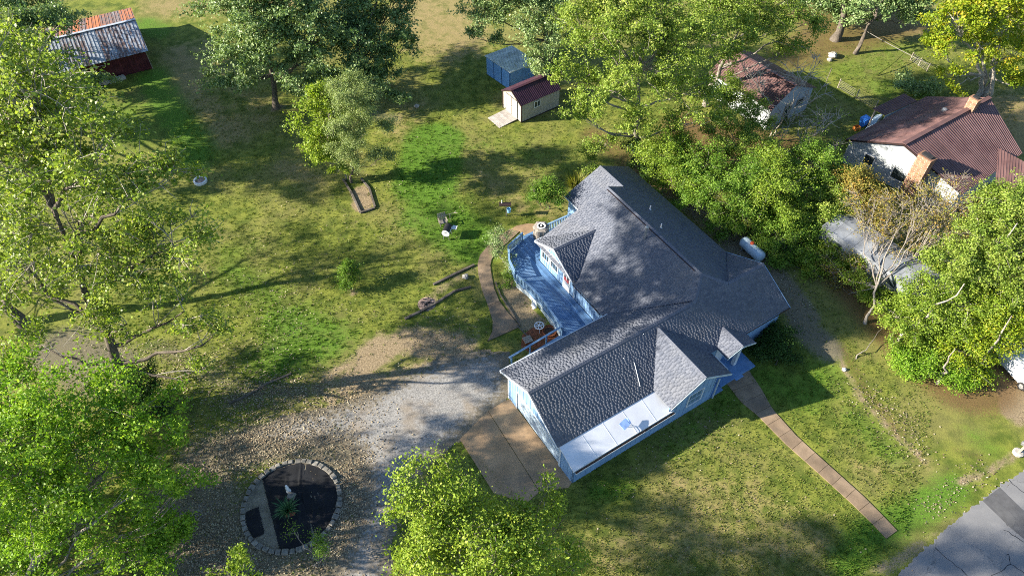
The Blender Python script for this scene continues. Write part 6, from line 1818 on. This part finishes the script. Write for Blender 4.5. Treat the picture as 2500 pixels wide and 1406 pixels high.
for i, (lab, bp, ls, mk) in enumerate(hd):
    tree('thicket_tree', lab, 'tree', None, lob(*ls), L[mk], M['bark_grey'], 100 + i, tips=620 if i == 2 else 460, lpt=46, size=.14, spread=.20, tr=.11, gap=-.9, group=HG, fork=.2)
tree('dead_tree', 'tangle of grey leafless twigs in front of the near brick chimney', 'tree', None, lob((2240, 520, 44.5, 1.6), (2330, 450, 46.5, 1.3), (2200, 560, 43.5, 1.6), (2330, 510, 44.6, 1.5)), L['orange'], M['bark_grey'], 87, tkeep=1, tips=300, lpt=8, tr=.1, bare=.6, gap=-2, top=3, twig=.02, size=.13)
tree('dead_tree', 'bare grey branches standing among the thicket by the outbuilding door', 'tree', None, lob((1890, 330, 54.5, 1.6), (1930, 290, 55.5, 1.6), (1860, 380, 53, 1.3), (1960, 350, 54, 1.3)), L['walnut'], M['bark_pale'], 88, tkeep=1, tips=220, lpt=8, tr=.1, bare=.75, gap=-2, top=4, twig=.026, size=.14)
tree('birch_tree', 'nearly bare pale-barked tree with few brown leaves over the white trailer', 'tree', G(2112, 790),
     lob((2180, 520, 42.5, 2.1), (2260, 500, 42, 2.0), (2130, 570, 41.5, 1.8), (2290, 560, 40.4, 1.8), (2080, 650, 40, 1.6), (2180, 640, 39.6, 1.4), (2330, 500, 41.5, 1.4), (2050, 720, 38.5, 1.3), (2100, 500, 43, 1.6), (2230, 600, 40.4, 1.5), (2020, 650, 40.5, 1.2)),
     L['orange'], M['bark_grey'], 121, tkeep=1, tips=1000, lpt=10, size=.13, spread=.24, tr=.13, limb=.5, clump=5, gap=-2, top=5, twig=.018, fork=.45, bare=.2)
tree('right_maple_tree', 'tall yellow-green tree at the right edge beside the near brick chimney', 'tree', None, lob((2390, 580, 37.6, 2.1), (2450, 500, 39.4, 2.0), (2330, 640, 36.4, 1.8), (2460, 600, 37.2, 2.7), (2510, 520, 39, 2.4), (2400, 660, 36, 2.2), (2490, 690, 35, 2.4)), L['walnut'], M['bark_pale'], 122, tips=1050, lpt=47, size=0.148, spread=.20, tr=.20, gap=-.8, top=9, tshift=.05)
tree('right_maple_tree', 'wide tree right of the trailer with a pale leaning trunk', 'tree', None, lob((2260, 740, 34.8, 2.1), (2340, 730, 34.8, 2.3), (2210, 800, 33.4, 1.7), (2310, 800, 33, 2.0), (2420, 740, 34.6, 2.3), (2170, 770, 34.4, 1.1), (2260, 850, 32, 1.6)), L['young'], M['bark_pale'], 123, tips=800, lpt=47, size=0.139, spread=.20, tr=.17, gap=-.85, top=6)
tree('hedge_tree', 'rounded dense tree at the right end of the front lawn', 'tree', None, lob((2250, 900, 30.6, 1.7), (2200, 880, 31.4, 1.3), (2310, 910, 30.2, 1.6), (2270, 960, 29.3, 1.4), (2200, 940, 30, 1.1), (2340, 970, 29, 1.1), (2370, 920, 29.8, 1.2)), L['maple'], M['bark_grey'], 124, tips=560, lpt=47, size=0.123, spread=.22, tr=.12, gap=-1.2, top=3.4)
tree('hedge_tree', 'yellowing tree overhanging the parked car at the right edge', 'tree', None, lob((2400, 830, 32, 2.0), (2440, 780, 33, 2.2), (2385, 900, 30.4, 1.4), (2340, 860, 31.4, 1.5), (2480, 800, 32.4, 1.9), (2420, 960, 29.3, .9)), L['yellow'], M['bark_grey'], 125, tips=600, lpt=42, size=0.139, spread=.20, tr=.15, gap=-.8, top=5, tshift=-.14)
tree('brush_shrub', 'brown twiggy brush at the edge of the front lawn', 'shrub', G(2090, 880), lob((2080, 850, 35, (1.3, 1, .8)), (2120, 900, 33.4, (1.2, 1, .7)), (2150, 860, 34.6, (1.2, 1, 1))), L['orange'], M['bark_grey'], 126, tips=150, lpt=10, size=.12, spread=.2, tr=.05, gap=-2, top=.8, bare=.3)
# --- garden shrubs
tree('shrub', 'round dark green shrub by the far end of the deck', 'shrub', G(1338, 508), lob((1335, 470, 46.9, (1.25, 1.1, 1.0)), (1310, 485, 46.2, (.8, .8, .7)), (1360, 480, 46.5, (.8, .8, .7))), L['hedge'], M['bark_dark'], 131, tips=230, lpt=32, size=.12, spread=.16, tr=.05, gap=-2, top=1.2, tshift=-.12)
tree('shrub', 'lone upright shrub out on the middle of the lawn', 'shrub', G(857, 710), lob((853, 668, 39.0, (.75, .75, .85)), (858, 690, 38.6, (.8, .7, .6)), (850, 650, 39.3, (.45, .45, .6))), L['hedge'], M['bark_dark'], 132, tips=170, lpt=32, size=.10, spread=.13, tr=.04, gap=-2, top=1.5)
tree('shrub', 'large dark shrub beside the front porch', 'shrub', G(1892, 890), lob((1890, 845, 32.6, (1.5, 1.3, 1.1)), (1920, 865, 31.9, (1.0, 1.0, .8)), (1860, 865, 31.9, (1.0, .9, .8)), (1900, 820, 33.4, (1.1, 1.0, .9))), L['ivy'], M['bark_dark'], 133, tips=360, lpt=36, size=.11, spread=.17, tr=.06, gap=-2, top=1.0, tshift=.05)
tree('rose_shrub', 'straggly rose bush between the curved walk and the deck corner', 'shrub', G(1222, 632), lob((1215, 590, 42.6, (1.0, .9, .9)), (1228, 620, 41.6, (.8, .8, .8)), (1240, 650, 40.6, (.6, .6, .6)), (1205, 570, 43.3, (.6, .6, .6))), L['oak'], M['bark_grey'], 134, tips=170, lpt=24, size=.10, spread=.16, tr=.04, gap=-.8, top=1.2, tshift=.12)
tree('rose_shrub', 'low pale flowering bush against the deck skirt', 'shrub', G(1252, 690), lob((1248, 675, 39.7, (.5, .5, .45)), (1240, 690, 39.1, (.5, .5, .4)), (1262, 700, 38.8, (.5, .4, .35))), L['hedge'], M['bark_grey'], 135, tips=80, lpt=24, size=.10, spread=.14, tr=.03, gap=-2, top=.5, tshift=.1)
